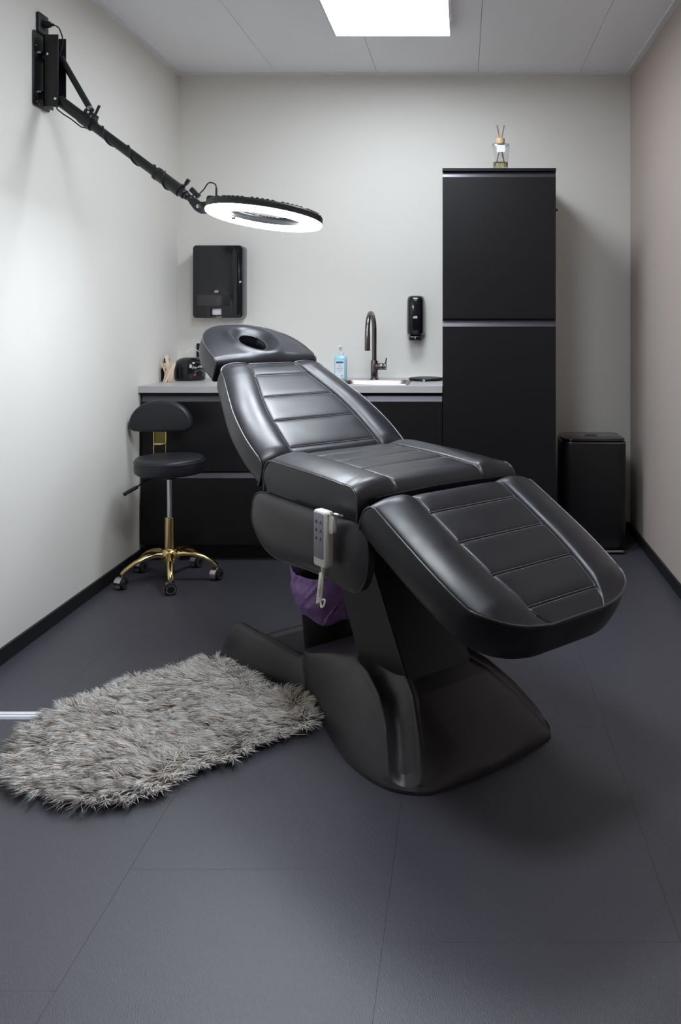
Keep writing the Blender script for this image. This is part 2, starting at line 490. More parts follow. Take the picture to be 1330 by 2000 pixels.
lv = G().cyl(tp+Vector((0.012, -0.004, 0.078)), tp+Vector((0.050, -0.010, 0.078)), 0.0195, n=24, bev=0.001).cyl(tp+Vector((0.053, -0.011, 0.078)), tp+Vector((0.070, -0.014, 0.078)), 0.0195, n=24, bev=0.001).cyl(tp+Vector((0.049, -0.010, 0.078)), tp+Vector((0.055, -0.011, 0.078)), 0.012, n=16)
lv.cyl(tp+Vector((0.066, -0.013, 0.09)), tp+Vector((0.072, -0.014, 0.128)), 0.005, 0.004, n=12)
lv.obj('lever', M['gunmetal'], r)

# flat black tray with knob, right of the sink
c = Vector((-0.222, 4.868, ZW1+0.0035))
r = empty('round_tray', c, 'flat round black tray with a front knob at the right end of the worktop', 'tray')
G().lathe([(0, 0), (0.090, 0), (0.099, 0.003), (0.1, 0.008), (0.097, 0.012), (0.085, 0.014), (0, 0.015)], c, n=56).obj('plate', M['black'], r)
k = c+Vector((-0.006, -0.104, 0.004))
G().cyl(k+Vector((0, 0.01, 0)), k+Vector((0, -0.018, 0)), 0.013, n=20, bev=0.002).obj('knob', M['blackgloss'], r)
k2 = G().cyl(k+Vector((0, -0.0185, 0)), k+Vector((0, -0.0195, 0)), 0.008, n=20)
k2.obj('knob_cap', M['greyink'], r)

# sanitiser bottle
bp = pix(665.5, 744, 4.86); bp.z = ZW1+0.004
r = empty('sanitiser_bottle', bp, 'blue hand sanitiser pump bottle with white label left of the tap', 'bottle')
def ell_loft(c, prof, n=32, p=3.0):
    """prof rows: (half x, half y, z), superellipse sections"""
    vs, fs = [], []
    for hx, hy, z in prof:
        for k in range(n):
            a = 2*PI*k/n
            ca, sa = math.cos(a), math.sin(a)
            d = (abs(ca)**p+abs(sa)**p)**(-1/p)
            vs.append((c[0]+hx*ca*d, c[1]+hy*sa*d, c[2]+z))
    for i in range(len(prof)-1):
        for k in range(n):
            fs.append((i*n+k, i*n+(k+1) % n, (i+1)*n+(k+1) % n, (i+1)*n+k))
    fs.append(tuple(range(n))[::-1]); fs.append(tuple((len(prof)-1)*n+k for k in range(n)))
    return vs, fs
vs, fs = ell_loft(bp, [(0.033, 0.020, 0), (0.036, 0.023, 0.004), (0.036, 0.023, 0.122), (0.033, 0.021, 0.134), (0.022, 0.018, 0.140), (0.014, 0.014, 0.142)], p=3.5)
np_obj('bottle_body', vs, fs, M['bluegel'], r)
G().cyl(bp+Vector((0, 0, 0.142)), bp+Vector((0, 0, 0.158)), 0.017, n=28, bev=0.001).cyl(bp+Vector((0, 0, 0.158)), bp+Vector((0, 0, 0.175)), 0.006).cyl(bp+Vector((0, 0, 0.173)), bp+Vector((0, 0, 0.196)), 0.011, 0.009, bev=0.002).box(bp+Vector((-0.005, -0.034, 0.186)), bp+Vector((0.005, 0, 0.195)), 0.002).obj('pump', M['white'], r)
lb = G().box(bp+Vector((-0.028, -0.0236, 0.012)), bp+Vector((0.022, -0.0231, 0.112)))
lbo = lb.obj('bottle_label', M['label'], r, smooth=False)
G().box(bp+Vector((0.007, -0.0244, 0.020)), bp+Vector((0.014, -0.0237, 0.027))).obj('label_mark', M['navy'], lbo, smooth=False)
g = G().box(bp+Vector((-0.024, -0.0244, 0.096)), bp+Vector((0.018, -0.0237, 0.106)))
g.obj('label_print', M['navy'], lbo, smooth=False)
g = G()
for zz, w in ((0.084, 0.016), (0.078, 0.02), (0.068, 0.036), (0.063, 0.038), (0.055, 0.03), (0.048, 0.02)):
    g.box(bp+Vector((-0.003-w/2, -0.0244, zz)), bp+Vector((-0.003+w/2, -0.0237, zz+0.002)))
g.obj('label_text_lines', M['greyink'], lbo, smooth=False)

# soap dispenser on the back wall
c = pix(811, 617, 4.97); c.y = YB
r = empty('soap_dispenser', (c.x, YB, c.z), 'slim glossy black soap dispenser on the wall left of the tall cabinet', 'soap dispenser')
hw, zt, zb = 0.0535, pix(0, 577, 4.97).z, pix(0, 656, 4.97).z
prof = []
nn = 16
for k in range(nn+1):
    t = k/nn
    z = zb+(zt-zb)*t
    e = min(t, 1-t)*(zt-zb)
    rr = 0.022
    ins = rr-math.sqrt(max(0, rr*rr-(rr-e)**2)) if e < rr else 0
    prof.append((z, ins))
prof = [(zb, 0.02), (zb+0.003, 0.010), (zb+0.010, 0.004), (zb+0.02, 0.0), (zb+0.12, 0.0), (zt-0.03, 0.001), (zt-0.014, 0.004), (zt-0.006, 0.009), (zt-0.001, 0.02), (zt, 0.03)]
vs, fs = [], []
n = 28
for z, ins in prof:
    for k in range(n+1):
        a = PI*k/n
        ca, sa = math.cos(a), math.sin(a)
        p = 3.2
        d = (abs(ca)**p+abs(sa)**p)**(-1/p)
        vs.append((c.x+(hw-ins)*ca*d, YB-0.0005-(0.098-ins*1.5)*sa*d, z))
m = n+1
for i in range(len(prof)-1):
    for k in range(n):
        fs.append((i*m+k, i*m+k+1, (i+1)*m+k+1, (i+1)*m+k))
    fs.append((i*m+n, i*m, (i+1)*m, (i+1)*m+n))
fs.append(tuple(range(m))); fs.append(tuple((len(prof)-1)*m+k for k in range(m))[::-1])
np_obj('housing', vs, fs, M['blackgloss'], r)
G().box((c.x-0.036, YB-0.085, zb-0.027), (c.x+0.036, YB-0.012, zb-0.0005), 0.004).obj('push_bar', M['blackgloss'], r)
G().box((c.x-0.004, YB-0.087, zb-0.018), (c.x+0.002, YB-0.0855, zb-0.006), 0.0005).obj('marker', M['greyink'], r)
lz = zb+(zt-zb)*0.46
lo = [(c.x-0.013, lz-0.006), (c.x+0.012, lz-0.006), (c.x+0.012, lz+0.007), (c.x-0.006, lz+0.007), (c.x-0.013, lz)]
em = G().prism(lo, YB-0.0995, YB-0.0975, 'xz').obj('emblem', M['whiteink'], r, smooth=False)
G().tube([(c.x-0.007, YB-0.1, lz-0.002), (c.x, YB-0.1, lz+0.002), (c.x+0.008, YB-0.1, lz)], 0.0008, n=6, smooth=4).obj('emblem_mark', M['ink'], em)

# paper towel dispenser
D_ = 4.955
x0, x1 = pix(376.5, 0, D_).x, pix(473.5, 0, D_).x
z0, z1 = pix(0, 621, D_).z, pix(0, 479, D_).z
r = empty('towel_dispenser', ((x0+x1)/2, YB, z0), 'large glossy black paper towel dispenser below the ring lamp', 'towel dispenser')
yf = YB-0.105
cxm = (x0+x1)/2-0.008
ol = []
R = 0.02
def arc(cx_, cz_, a0, a1, rr, k=5):
    return [(cx_+rr*math.cos(a0+(a1-a0)*i/k), cz_+rr*math.sin(a0+(a1-a0)*i/k)) for i in range(k+1)]
ol += arc(x1-R, z1-R, 0, PI/2, R) + arc(x0+R, z1-R, PI/2, PI, R) + arc(x0+R, z0+R, PI, 1.5*PI, R)
ol += [(cxm-0.040, z0)] + arc(cxm-0.036, z0+0.006, -PI/2, 0, 0.006, 3) + [(cxm-0.030, z0+0.045)] + arc(cxm-0.022, z0+0.048, PI, PI/2, 0.008, 3) + arc(cxm+0.022, z0+0.048, PI/2, 0, 0.008, 3) + [(cxm+0.030, z0+0.045)] + arc(cxm+0.036, z0+0.006, PI, 1.5*PI, 0.006, 3)
ol += arc(x1-R, z0+R, -PI/2, 0, R)
G().prism(ol, yf, YB-0.0005, 'xz', bev=0.0045, seg=3).obj('housing', M['blackgloss'], r)
G().box((x0+0.026, yf-0.0014, z0+0.072), (x1-0.075, yf+0.002, z0+0.135), 0.0006).obj('level_window', M['smoke'], r)
G().box((cxm-0.028, yf+0.012, z0+0.018), (cxm+0.028, yf+0.05, z0+0.056), 0.003).obj('paper_towel', M['paper'], r)
G().box((cxm-0.029, yf+0.008, z0+0.012), (cxm+0.029, yf+0.05, z0+0.0175), 0.001).obj('outlet_lip', M['black'], r)
# raised glossy rib down the right side
rb = [(x1-0.050, z1-0.020), (x1-0.026, z1-0.022), (x1-0.019, z1-0.06), (x1-0.017, z0+0.20), (x1-0.019, z0+0.05), (x1-0.026, z0+0.018), (x1-0.050, z0+0.018), (x1-0.057, z0+0.05), (x1-0.056, z0+0.18), (x1-0.066, z0+0.28), (x1-0.060, z1-0.05)]
G().prism(smooth_closed(rb, 4), yf-0.0035, yf+0.001, 'xz', bev=0.003).obj('side_rib', M['blackgloss'], r)
G().cyl((x1-0.012, yf+0.010, z0+0.212), (x1-0.012, yf-0.004, z0+0.212), 0.007, n=20, bev=0.001).obj('lock', M['chrome'], r)
ez = z0+0.155
lo = [(cxm-0.011, ez-0.006), (cxm+0.012, ez-0.006), (cxm+0.012, ez+0.008), (cxm-0.005, ez+0.008), (cxm-0.011, ez+0.002)]
em = G().prism(lo, yf-0.0016, yf+0.001, 'xz').obj('emblem', M['greyink'], r, smooth=False)
G().tube([(cxm-0.006, yf-0.002, ez-0.002), (cxm, yf-0.002, ez+0.003), (cxm+0.008, yf-0.002, ez)], 0.0008, n=6, smooth=4).obj('emblem_mark', M['ink'], em)

# reed diffuser on top of the tall cabinet
c = pix(977.5, 328, 4.62); c.z = 2.0755
r = empty('reed_diffuser', c, 'glass reed diffuser with amber oil standing on the tall black cabinet', 'diffuser')
hgt = 0.158
def sq(hx, z): return (hx, hx, z)
vs, fs = ell_loft(c, [sq(0.036, 0), sq(0.038, 0.003), sq(0.0485, hgt-0.008), sq(0.046, hgt-0.001), sq(0.020, hgt+0.001), sq(0.018, hgt+0.008)], n=40, p=3.2)
n = 40
fs = fs[:-1]
ins, _ = ell_loft(c, [sq(0.016, hgt+0.008), sq(0.018, hgt-0.002), sq(0.043, hgt-0.005), sq(0.0452, hgt-0.011), sq(0.0355, 0.008), sq(0.033, 0.006)], n=40, p=3.2)
o = len(vs); vs += ins
for i in range(-1, 5):
    a = o+i*n if i >= 0 else 5*n
    b = o+(i+1)*n
    for k in range(n):
        fs.append((a+k, a+(k+1) % n, b+(k+1) % n, b+k))
fs.append(tuple(o+5*n+k for k in range(n)))
np_obj('bottle', vs, fs, M['glass'], r, angle=50)
vs, fs = ell_loft(c, [sq(0.0325, 0.0065), sq(0.0345, 0.0085), sq(0.0385, 0.058), sq(0.0385, 0.0582)], n=40, p=3.2)
np_obj('oil', vs, fs, M['oil'], r)
G().cyl(c+Vector((0, 0, hgt+0.003)), c+Vector((0, 0, hgt+0.034)), 0.0235, n=32, bev=0.002).obj('wooden_cap', M['woodcap'], r)
tt = c+Vector((0, 0, hgt+0.034))
for dx, dy, h in ((-0.021, 0.0, 0.072), (-0.016, 0.008, 0.075), (0.022, 0.002, 0.074), (0.018, -0.006, 0.07)):
    a = tt + Vector((dx*0.18, dy*0.3, -0.01)); b_ = tt+Vector((dx, dy, h))
    low = a + (a-b_)*1.75
    low.x = c.x + max(-0.028, min(0.028, low.x-c.x))
    G().cyl(low, b_, 0.0021, n=8).obj('reed', M['reed'], r)
G().box(c+Vector((-0.023, -0.0492, hgt-0.050)), c+Vector((0.023, -0.0478, hgt-0.012)), 0.0).obj('bottle_label', M['white'], r, smooth=False)

# wax heater
c = pix(371, 741, 4.88); c.z = ZW1+0.0005
r = empty('wax_heater', c, 'round black wax heater pot with lid beside the wooden sticks', 'wax heater')
R0 = 0.088
G().lathe([(0, 0), (R0*0.93, 0), (R0*0.97, 0.004), (R0, 0.02), (R0, 0.060), (R0*0.985, 0.080), (R0*0.94, 0.096), (R0*0.86, 0.110), (R0*0.74, 0.120), (R0*0.70, 0.1215), (0, 0.1215)], c, n=56).obj('housing', M['blackgloss'], r)
ld = G().lathe([(0, 0.122), (R0*0.68, 0.122), (R0*0.60, 0.127), (R0*0.4, 0.131), (0, 0.133)], c, n=48).obj('lid', M['blackgloss'], r)
def on_pot(xo, z): return Vector((c.x+xo, c.y-math.sqrt(R0*R0-xo*xo), c.z+z))
p = on_pot(0.050, 0.034); nrm = (p-Vector((c.x, c.y, p.z))).normalized()
G().cyl(p-nrm*0.002, p+nrm*0.004, 0.0055, n=16, bev=0.001).obj('lamp_red', M['red'], r)
p = on_pot(0.070, 0.042); nrm = (p-Vector((c.x, c.y, p.z))).normalized()
G().cyl(p-nrm*0.002, p+nrm*0.012, 0.014, 0.012, n=24, bev=0.001).obj('dial', M['black'], r)
g = G(); arcp = []
for k in range(12):
    a = math.radians(210-k*20)
    xo = 0.070+0.017*math.cos(a)
    arcp.append(on_pot(xo, 0.042+0.020*math.sin(a)) + Vector((0, -0.0006, 0)))
g.tube(arcp, 0.0011, n=6)
g.obj('dial_scale', M['greyink'], r)
p = on_pot(0.030, 0.084)
g = G().cyl(p+Vector((0, 0, -0.009)), p+Vector((0, 0, 0.002)), 0.0065, n=16).box(p+Vector((-0.005, -0.003, 0.003)), p+Vector((0.003, 0.001, 0.011)), 0.001)
g.obj('flower_emblem', M['whiteink'], r)
cu = bpy.data.curves.new('lettering', 'FONT')
cu.body = 'Pro-Wax'; cu.size = 0.019; cu.shear = 0.35; cu.extrude = 0.0012
tmp = bpy.data.objects.new('tmp', cu); COL.objects.link(tmp)
me = bpy.data.meshes.new_from_object(tmp.evaluated_get(bpy.context.evaluated_depsgraph_get()))
bpy.data.objects.remove(tmp)
a0_ = math.asin(0.036/R0)
for v_ in me.vertices:
    th_ = a0_+v_.co.x/R0
    rr_ = R0+0.0006+v_.co.z
    v_.co = Vector((rr_*math.sin(th_), -rr_*math.cos(th_), 0.068+v_.co.y+v_.co.x*0.12))
to_obj('lettering', me, M['whiteink'], r, local=True)['kind'] = 'stuff'
# its white cable
cb = G().tube([pix(362, 690, 4.9), pix(366, 684, 4.93), pix(374, 681, 4.96), pix(384, 684, 5.0), pix(392, 690, 5.035)], 0.0028, n=8, smooth=6)
cb.obj('cable', M['white'], r)
# outlet behind
c2 = pix(397, 684, 5.05)
r = empty('wall_socket', (c2.x, YB, c2.z), 'black wall socket behind the headrest above the worktop', 'wall socket')
G().box((c2.x-0.041, YB-0.012, c2.z-0.041), (c2.x+0.041, YB-0.0005, c2.z+0.041), 0.003).obj('plate', M['black'], r)
G().cyl((c2.x, YB-0.0121, c2.z), (c2.x, YB-0.0135, c2.z), 0.02, n=24).obj('insert', M['rubber'], r)

# wooden spatulas standing as a twisted sheaf
random.seed(4)
cs = pix(330, 744, 4.735); cs.z = ZW1+0.0012
first = None
for k in range(16):
    a = 2*PI*k/16+0.1
    rb_, rt_ = 0.027+0.005*(k % 2), 0.036+0.006*((k*7) % 3)/2
    h = 0.105+0.012*((k*5) % 4)/3
    tw_ = math.radians(96)
    b0 = cs+Vector((rb_*math.cos(a), rb_*0.8*math.sin(a), 0.0))
    b1 = cs+Vector((rt_*math.cos(a+tw_), rt_*0.8*math.sin(a+tw_), h))
    ax = (b1-b0).normalized()
    rad = (Vector((math.cos(a+tw_/2), math.sin(a+tw_/2), 0)))
    rad = (rad-ax*rad.dot(ax)).normalized()
    wd = ax.cross(rad)
    L = (b1-b0).length
    mt = Matrix((( *wd, 0), (*rad, 0), (*ax, 0), (0, 0, 0, 1))).transposed()
    if first is None:
        ol = [(-0.0034, 0.002), (-0.0022, 0), (0.0022, 0), (0.0034, 0.002), (0.0034, L-0.003), (0.0020, L), (-0.0020, L), (-0.0034, L-0.003)]
        o = G().prism(ol, -0.0007, 0.0007, 'xz').obj('wooden_spatula', M['wood'], smooth=False)
        first = o
    else:
        o = first.copy(); COL.objects.link(o)
    o.matrix_world = Matrix.Translation(b0) @ mt
    tag(o, 'thin pale wooden spatula in the twisted sheaf on the worktop', 'spatula', 'wooden spatulas standing in a sheaf on the worktop')
sp = G().prism([(-0.0095, 0.004), (-0.006, 0), (0.006, 0), (0.0095, 0.004), (0.0095, 0.138), (0.006, 0.143), (-0.006, 0.143), (-0.0095, 0.138)], -0.0009, 0.0009, 'xz').obj('wide_spatula', M['wood'], smooth=False)
sp.matrix_world = Matrix.Translation(cs+Vector((0.006, 0.0, 0.006))) @ Matrix.Rotation(math.radians(-9), 4, 'Y') @ Matrix.Rotation(math.radians(-3), 4, 'X')
tag(sp, 'broad wooden spatula rising above the sheaf of thin ones', 'spatula')
jar = G()
jar.box((-1.716, 4.770, ZW1+0.0005), (-1.710, 4.80, ZW1+0.075), 0.001)
jar.box((-1.710, 4.793, ZW1+0.0005), (-1.680, 4.80, ZW1+0.130), 0.001)
tag(jar.obj('dark_holder', M['black'], smooth=False, loc=(-1.70, 4.79, ZW1)), 'narrow dark upright holder just behind the wooden spatulas', 'holder')

# ------------------------------------------------------------------ tall pedal bin by the right wall
bx0, bx1 = 0.536, 0.890
by0, by1 = 4.60, 4.90
r = empty('pedal_bin', ((bx0+bx1)/2, (by0+by1)/2, 0), 'tall black pedal bin in the corner by the taupe wall', 'bin')
G().prism(rrect(bx0, bx1, by0, by1, 0.055, 8), 0.035, 0.592, 'xy', bev=0.004).obj('body', M['cab'], r)
G().prism(rrect(bx0+0.012, bx1-0.012, by0+0.012, by1-0.01, 0.05, 8), 0.0, 0.0345, 'xy', bev=0.003).obj('base_ring', M['rubber'], r)
G().prism(rrect(bx0-0.001, bx1+0.001, by0-0.001, by1, 0.056, 8), 0.5925, 0.604, 'xy', bev=0.003).obj('rim', M['gunmetal'], r)
G().prism(rrect(bx0+0.006, bx1-0.006, by0+0.006, by1-0.006, 0.05, 8), 0.6045, 0.622, 'xy', bev=0.008, seg=3).obj('lid', M['blackgloss'], r)
ct = Vector(((bx0+bx1)/2+0.0, (by0+by1)/2, 0.622))
G().lathe([(0.036, 0), (0.036, 0.002), (0.030, 0.002), (0.028, 0.0)], ct, n=32, closed=True).obj('button_ring', M['gunmetal'], r)
G().prism([(0.60, by0-0.035), (0.86, by0-0.035), (0.875, by0-0.02), (0.875, by0+0.005), (0.60, by0+0.005)], 0.012, 0.024, 'xy', bev=0.003).obj('pedal', M['chrome'], r)

# ------------------------------------------------------------------ stool
sc_ = Vector((-1.442, 4.126, 0))
r = empty('rolling_stool', sc_, 'rolling stool with gold base and black half-moon backrest', 'stool')
zs0, zs1 = 0.526, 0.602
G().lathe([(0, zs0), (0.154, zs0), (0.162, zs0+0.006), (0.166, zs0+0.02), (0.166, zs1-0.018), (0.163, zs1-0.007), (0.155, zs1), (0.10, zs1+0.006), (0, zs1+0.008)], sc_, n=64).obj('seat', M['stoolleather'], r)
G().lathe([(0.1650, zs1-0.020), (0.1682, zs1-0.0175), (0.1650, zs1-0.015)], sc_, n=64, closed=True).obj('seat_piping', M['stoolleather'], r)
G().lathe([(0, zs0-0.012), (0.07, zs0-0.012), (0.09, zs0-0.0005), (0, zs0-0.0005)], sc_, n=32).cyl(sc_+Vector((0, 0, zs0-0.03)), sc_+Vector((0, 0, zs0-0.012)), 0.032).obj('seat_plate', M['black'], r)
G().cyl(sc_+Vector((0, 0, 0.30)), sc_+Vector((0, 0, zs0-0.03)), 0.0135, n=24).obj('gas_piston', M['chrome'], r)
G().lathe([(0, 0.155), (0.0235, 0.155), (0.0235, 0.305), (0.021, 0.308), (0, 0.308)], sc_, n=32).obj('column', M['gold'], r)
G().lathe([(0, 0.095), (0.038, 0.095), (0.045, 0.105), (0.046, 0.140), (0.040, 0.150), (0.030, 0.156), (0, 0.157)], sc_, n=40).obj('hub', M['gold'], r)
LVp = [sc_+Vector((-0.05, -0.03, zs0-0.016)), sc_+Vector((-0.10, -0.06, zs0-0.03)), sc_+Vector((-0.13, -0.08, zs0-0.055)), sc_+Vector((-0.165, -0.10, zs0-0.075))]
lvo = G().tube(LVp, 0.004, n=8, smooth=4).obj('lever', M['black'], r)
G().tube([LVp[2]+Vector((0.004, 0, 0.002)), LVp[3], LVp[3]+Vector((-0.018, -0.01, -0.012))], 0.009, n=12).obj('lever_grip', M['rubber'], lvo)
for ai, ang in enumerate((2, 74, 146, 218, 290)):
    a = math.radians(ang)
    d = Vector((math.cos(a), math.sin(a), 0)); s = Vector((-d.y, d.x, 0))
    prof = [(0.030, 0.125, 0.022, 0.020), (0.07, 0.132, 0.020, 0.017), (0.12, 0.127, 0.018, 0.014), (0.17, 0.110, 0.016, 0.012), (0.21, 0.086, 0.015, 0.011), (0.232, 0.068, 0.013, 0.010)]
    vs, fs = [], []
    n = 12
    for rr, z, hw_, hh in prof:
        for k in range(n):
            q = 2*PI*k/n
            vs.append(sc_+d*rr+s*(hw_*math.cos(q))+Vector((0, 0, z+hh*math.sin(q)*(1 if math.sin(q) > 0 else 0.75))))
    for i in range(len(prof)-1):
        for k in range(n):
            fs.append((i*n+k, i*n+(k+1) % n, (i+1)*n+(k+1) % n, (i+1)*n+k))
    fs.append(tuple(range(n))[::-1]); fs.append(tuple((len(prof)-1)*n+k for k in range(n)))
    np_obj('leg', vs, fs, M['gold'], r, angle=60)
    cc = sc_+d*0.228
    ca = math.radians((-20, -28, -22, -14, -66)[ai])
    ax = Vector((math.cos(ca), math.sin(ca), 0))
    cr = 0.027
    cm = cc+Vector((0, 0, cr))
    cso = G().cyl(cm-ax*0.020, cm-ax*0.002, cr-0.0008, n=28, bev=0.003).cyl(cm+ax*0.002, cm+ax*0.022, cr-0.0008, n=28, bev=0.003).obj('castor', M['rubber'], r)
    # chrome hood over the wheels
    vs, fs = [], []
    nh = 14
    for sgn in (-1, 1):
        pass
    f_ = Vector((-ax.y, ax.x, 0))
    for off in (-0.023, 0.010):
        for rr_ in (cr+0.0025, cr+0.0008):
            for k in range(nh+1):
                q = math.radians(-45+265*k/nh)
                vs.append(cm+ax*off+f_*(rr_*math.cos(q))+Vector((0, 0, rr_*math.sin(q))))
    m = nh+1
    for k in range(nh):
        fs += [(k, k+1, 2*m+k+1, 2*m+k), (m+k, 3*m+k, 3*m+k+1, m+k+1), (k, m+k, m+k+1, k+1), (2*m+k, 2*m+k+1, 3*m+k+1, 3*m+k)]
    np_obj('castor_hood', vs, fs, M['chrome'], cso, angle=50)
    G().lathe([(0.017, 0), (0.0205, 0), (0.0205, 0.002), (0.017, 0.002)], (0, 0, 0), n=28, closed=True, m=Matrix.Translation(cm+ax*0.0222) @ ax.to_track_quat('Z', 'Y').to_matrix().to_4x4()).obj('wheel_ring', M['chrome'], cso)
    G().cyl(cc+Vector((0, 0, cr*2+0.0025)), cc+Vector((0, 0, 0.070)), 0.006, n=12).obj('castor_stem', M['chrome'], cso)
# half-moon backrest
bc = pix(315, 812, 4.30)
hwid, ztop, zbot = 0.160, pix(0, 781, 4.30).z, pix(0, 843, 4.30).z
ol = []
for k in range(25):
    a = PI*k/24
    ol.append((bc.x+hwid*math.cos(a)*(1-0.0), zbot+0.034+(ztop-zbot-0.034)*math.sin(a)**0.92))
ol += [(bc.x-hwid+0.006, zbot+0.016), (bc.x-hwid+0.024, zbot+0.003), (bc.x-hwid+0.06, zbot), (bc.x+hwid-0.06, zbot), (bc.x+hwid-0.024, zbot+0.003), (bc.x+hwid-0.006, zbot+0.016)]
G().prism(ol, 4.275, 4.325, 'xz', bev=0.016, seg=4).obj('backrest', M['stoolleather'], r, angle=60)
bxx = pix(312.5, 0, 4.33).x
br = G()
for sgn in (-1, 1):
    br.box((bxx+sgn*0.031-0.0025, 4.328, 0.535), (bxx+sgn*0.031+0.0025, 4.336, 0.80), 0.001)
br.box((bxx-0.031, 4.325, 0.632), (bxx+0.031, 4.336, 0.640), 0.001)
br.box((bxx-0.033, 4.25, 0.500), (bxx+0.033, 4.338, 0.506), 0.001).box((bxx-0.033, 4.332, 0.500), (bxx+0.033, 4.338, 0.54), 0.001)
br.box((bxx-0.033, 4.15, 0.5035), (bxx+0.033, 4.26, 0.509), 0.001)
brk = br.obj('back_bracket', M['gold'], r)
G().box((bxx-0.030, 4.3345, 0.640), (bxx+0.030, 4.3375, 0.80)).obj('bracket_plate', M['gold_dark_refl'], brk, smooth=False)

# ------------------------------------------------------------------ treatment chair
PSI = math.radians(41.0)
U0, V0 = -2.2, 1.645
vdir = Vector((math.cos(PSI), math.sin(PSI), 0)); udir = Vector((math.sin(PSI), -math.cos(PSI), 0))
org = udir*U0 + vdir*V0
chair = empty('treatment_chair', org, 'black leather treatment chair with raised back and lowered leg rest', 'treatment chair', rotz=PSI)
def L3(u, x, z):
    """chair frame (u toward the foot, x across toward the far side) to local coordinates"""
    return (x, -u, z)
def W3(u, x, z):
    return org + udir*u + vdir*x + Vector((0, 0, z))

class Section:
    """a cushion: profile polyline in (l, n), extruded across with a half-width, then detailed"""
    def __init__(s, o, d, prof, hw, T, hfun):
        s.o, s.d = np.array(o, float), np.array(d, float)/np.hypot(*d)
        s.N = np.array([-s.d[1], s.d[0]])
        if s.N[1] < 0: s.N = -s.N
        p = np.array(prof, float)
        seg = np.hypot(*np.diff(p, axis=0).T)
        s.S = np.concatenate([[0], np.cumsum(seg)]); s.len = s.S[-1]
        s.p, s.hw, s.T, s.h = p, hw, T, hfun
    def prof(s, q):
        """q: arc length -> (l, n, normal)"""
        l = np.interp(q, s.S, s.p[:, 0]); n = np.interp(q, s.S, s.p[:, 1])
        e = 0.006
        l1, l0 = np.interp(q+e, s.S, s.p[:, 0]), np.interp(q-e, s.S, s.p[:, 0])
        n1, n0 = np.interp(q+e, s.S, s.p[:, 1]), np.interp(q-e, s.S, s.p[:, 1])
        tl, tn = l1-l0, n1-n0
        m = np.hypot(tl, tn)+1e-9
        return l, n, -tn/m, tl/m
    def pt(s, x, q, extra=0.0):
        x = np.asarray(x, float); q = np.asarray(q, float)
        l, n, a, b = s.prof(q)
        h = s.h(x, q, s)+extra
        l, n = l+a*h, n+b*h
        u = s.o[0]+s.d[0]*l+s.N[0]*n
        z = s.o[1]+s.d[1]*l+s.N[1]*n
        return np.stack([x, -u, z], -1)
    def under(s, x, q, T):
        l, n, a, b = s.prof(q)
        l = np.asarray(l)
        u = s.o[0]+s.d[0]*l+s.N[0]*(-T); z = s.o[1]+s.d[1]*l+s.N[1]*(-T)
        return np.stack([np.asarray(x, float), -u, z], -1)

def arcp(cl, cn, r, a0, a1, k=8):
    return [(cl+r*math.cos(math.radians(a0+(a1-a0)*i/k)), cn+r*math.sin(math.radians(a0+(a1-a0)*i/k))) for i in range(k+1)]

def corner_map(t, q, rx, ry):
    """t in [-1,1], q in [0,1]; rounds the two corners at q=1"""
    Q = (q-0.5)*2
    m = np.maximum(np.abs(t), np.maximum(Q, 1e-6))
    dx, dy = np.abs(t)/m, Q/m
    lo, hi = np.full_like(dx, 0.3), np.ones_like(dx)
    for _ in range(22):
        k = (lo+hi)/2
        X, Y = dx*k, dy*k
        ex, ey = np.maximum(0, X-(1-rx))/rx, np.maximum(0, Y-(1-ry))/ry
        out = (ex*ex+ey*ey) > 1
        hi = np.where(out, k, hi); lo = np.where(out, lo, k)
    k = np.where(Q > 0, lo, 1.0)
    f = 1+(k-1)*m**5
    return t*f, np.where(Q > 0, 0.5+Q*f/2, q)

TS = 0.58
def xmap(sec, t, Q):
    a = np.abs(t); X = sec.xs(Q); H = sec.hw(Q)
    return np.sign(t)*np.where(a < TS, a/TS*X, X+(a-TS)/(1-TS)*(H-X))

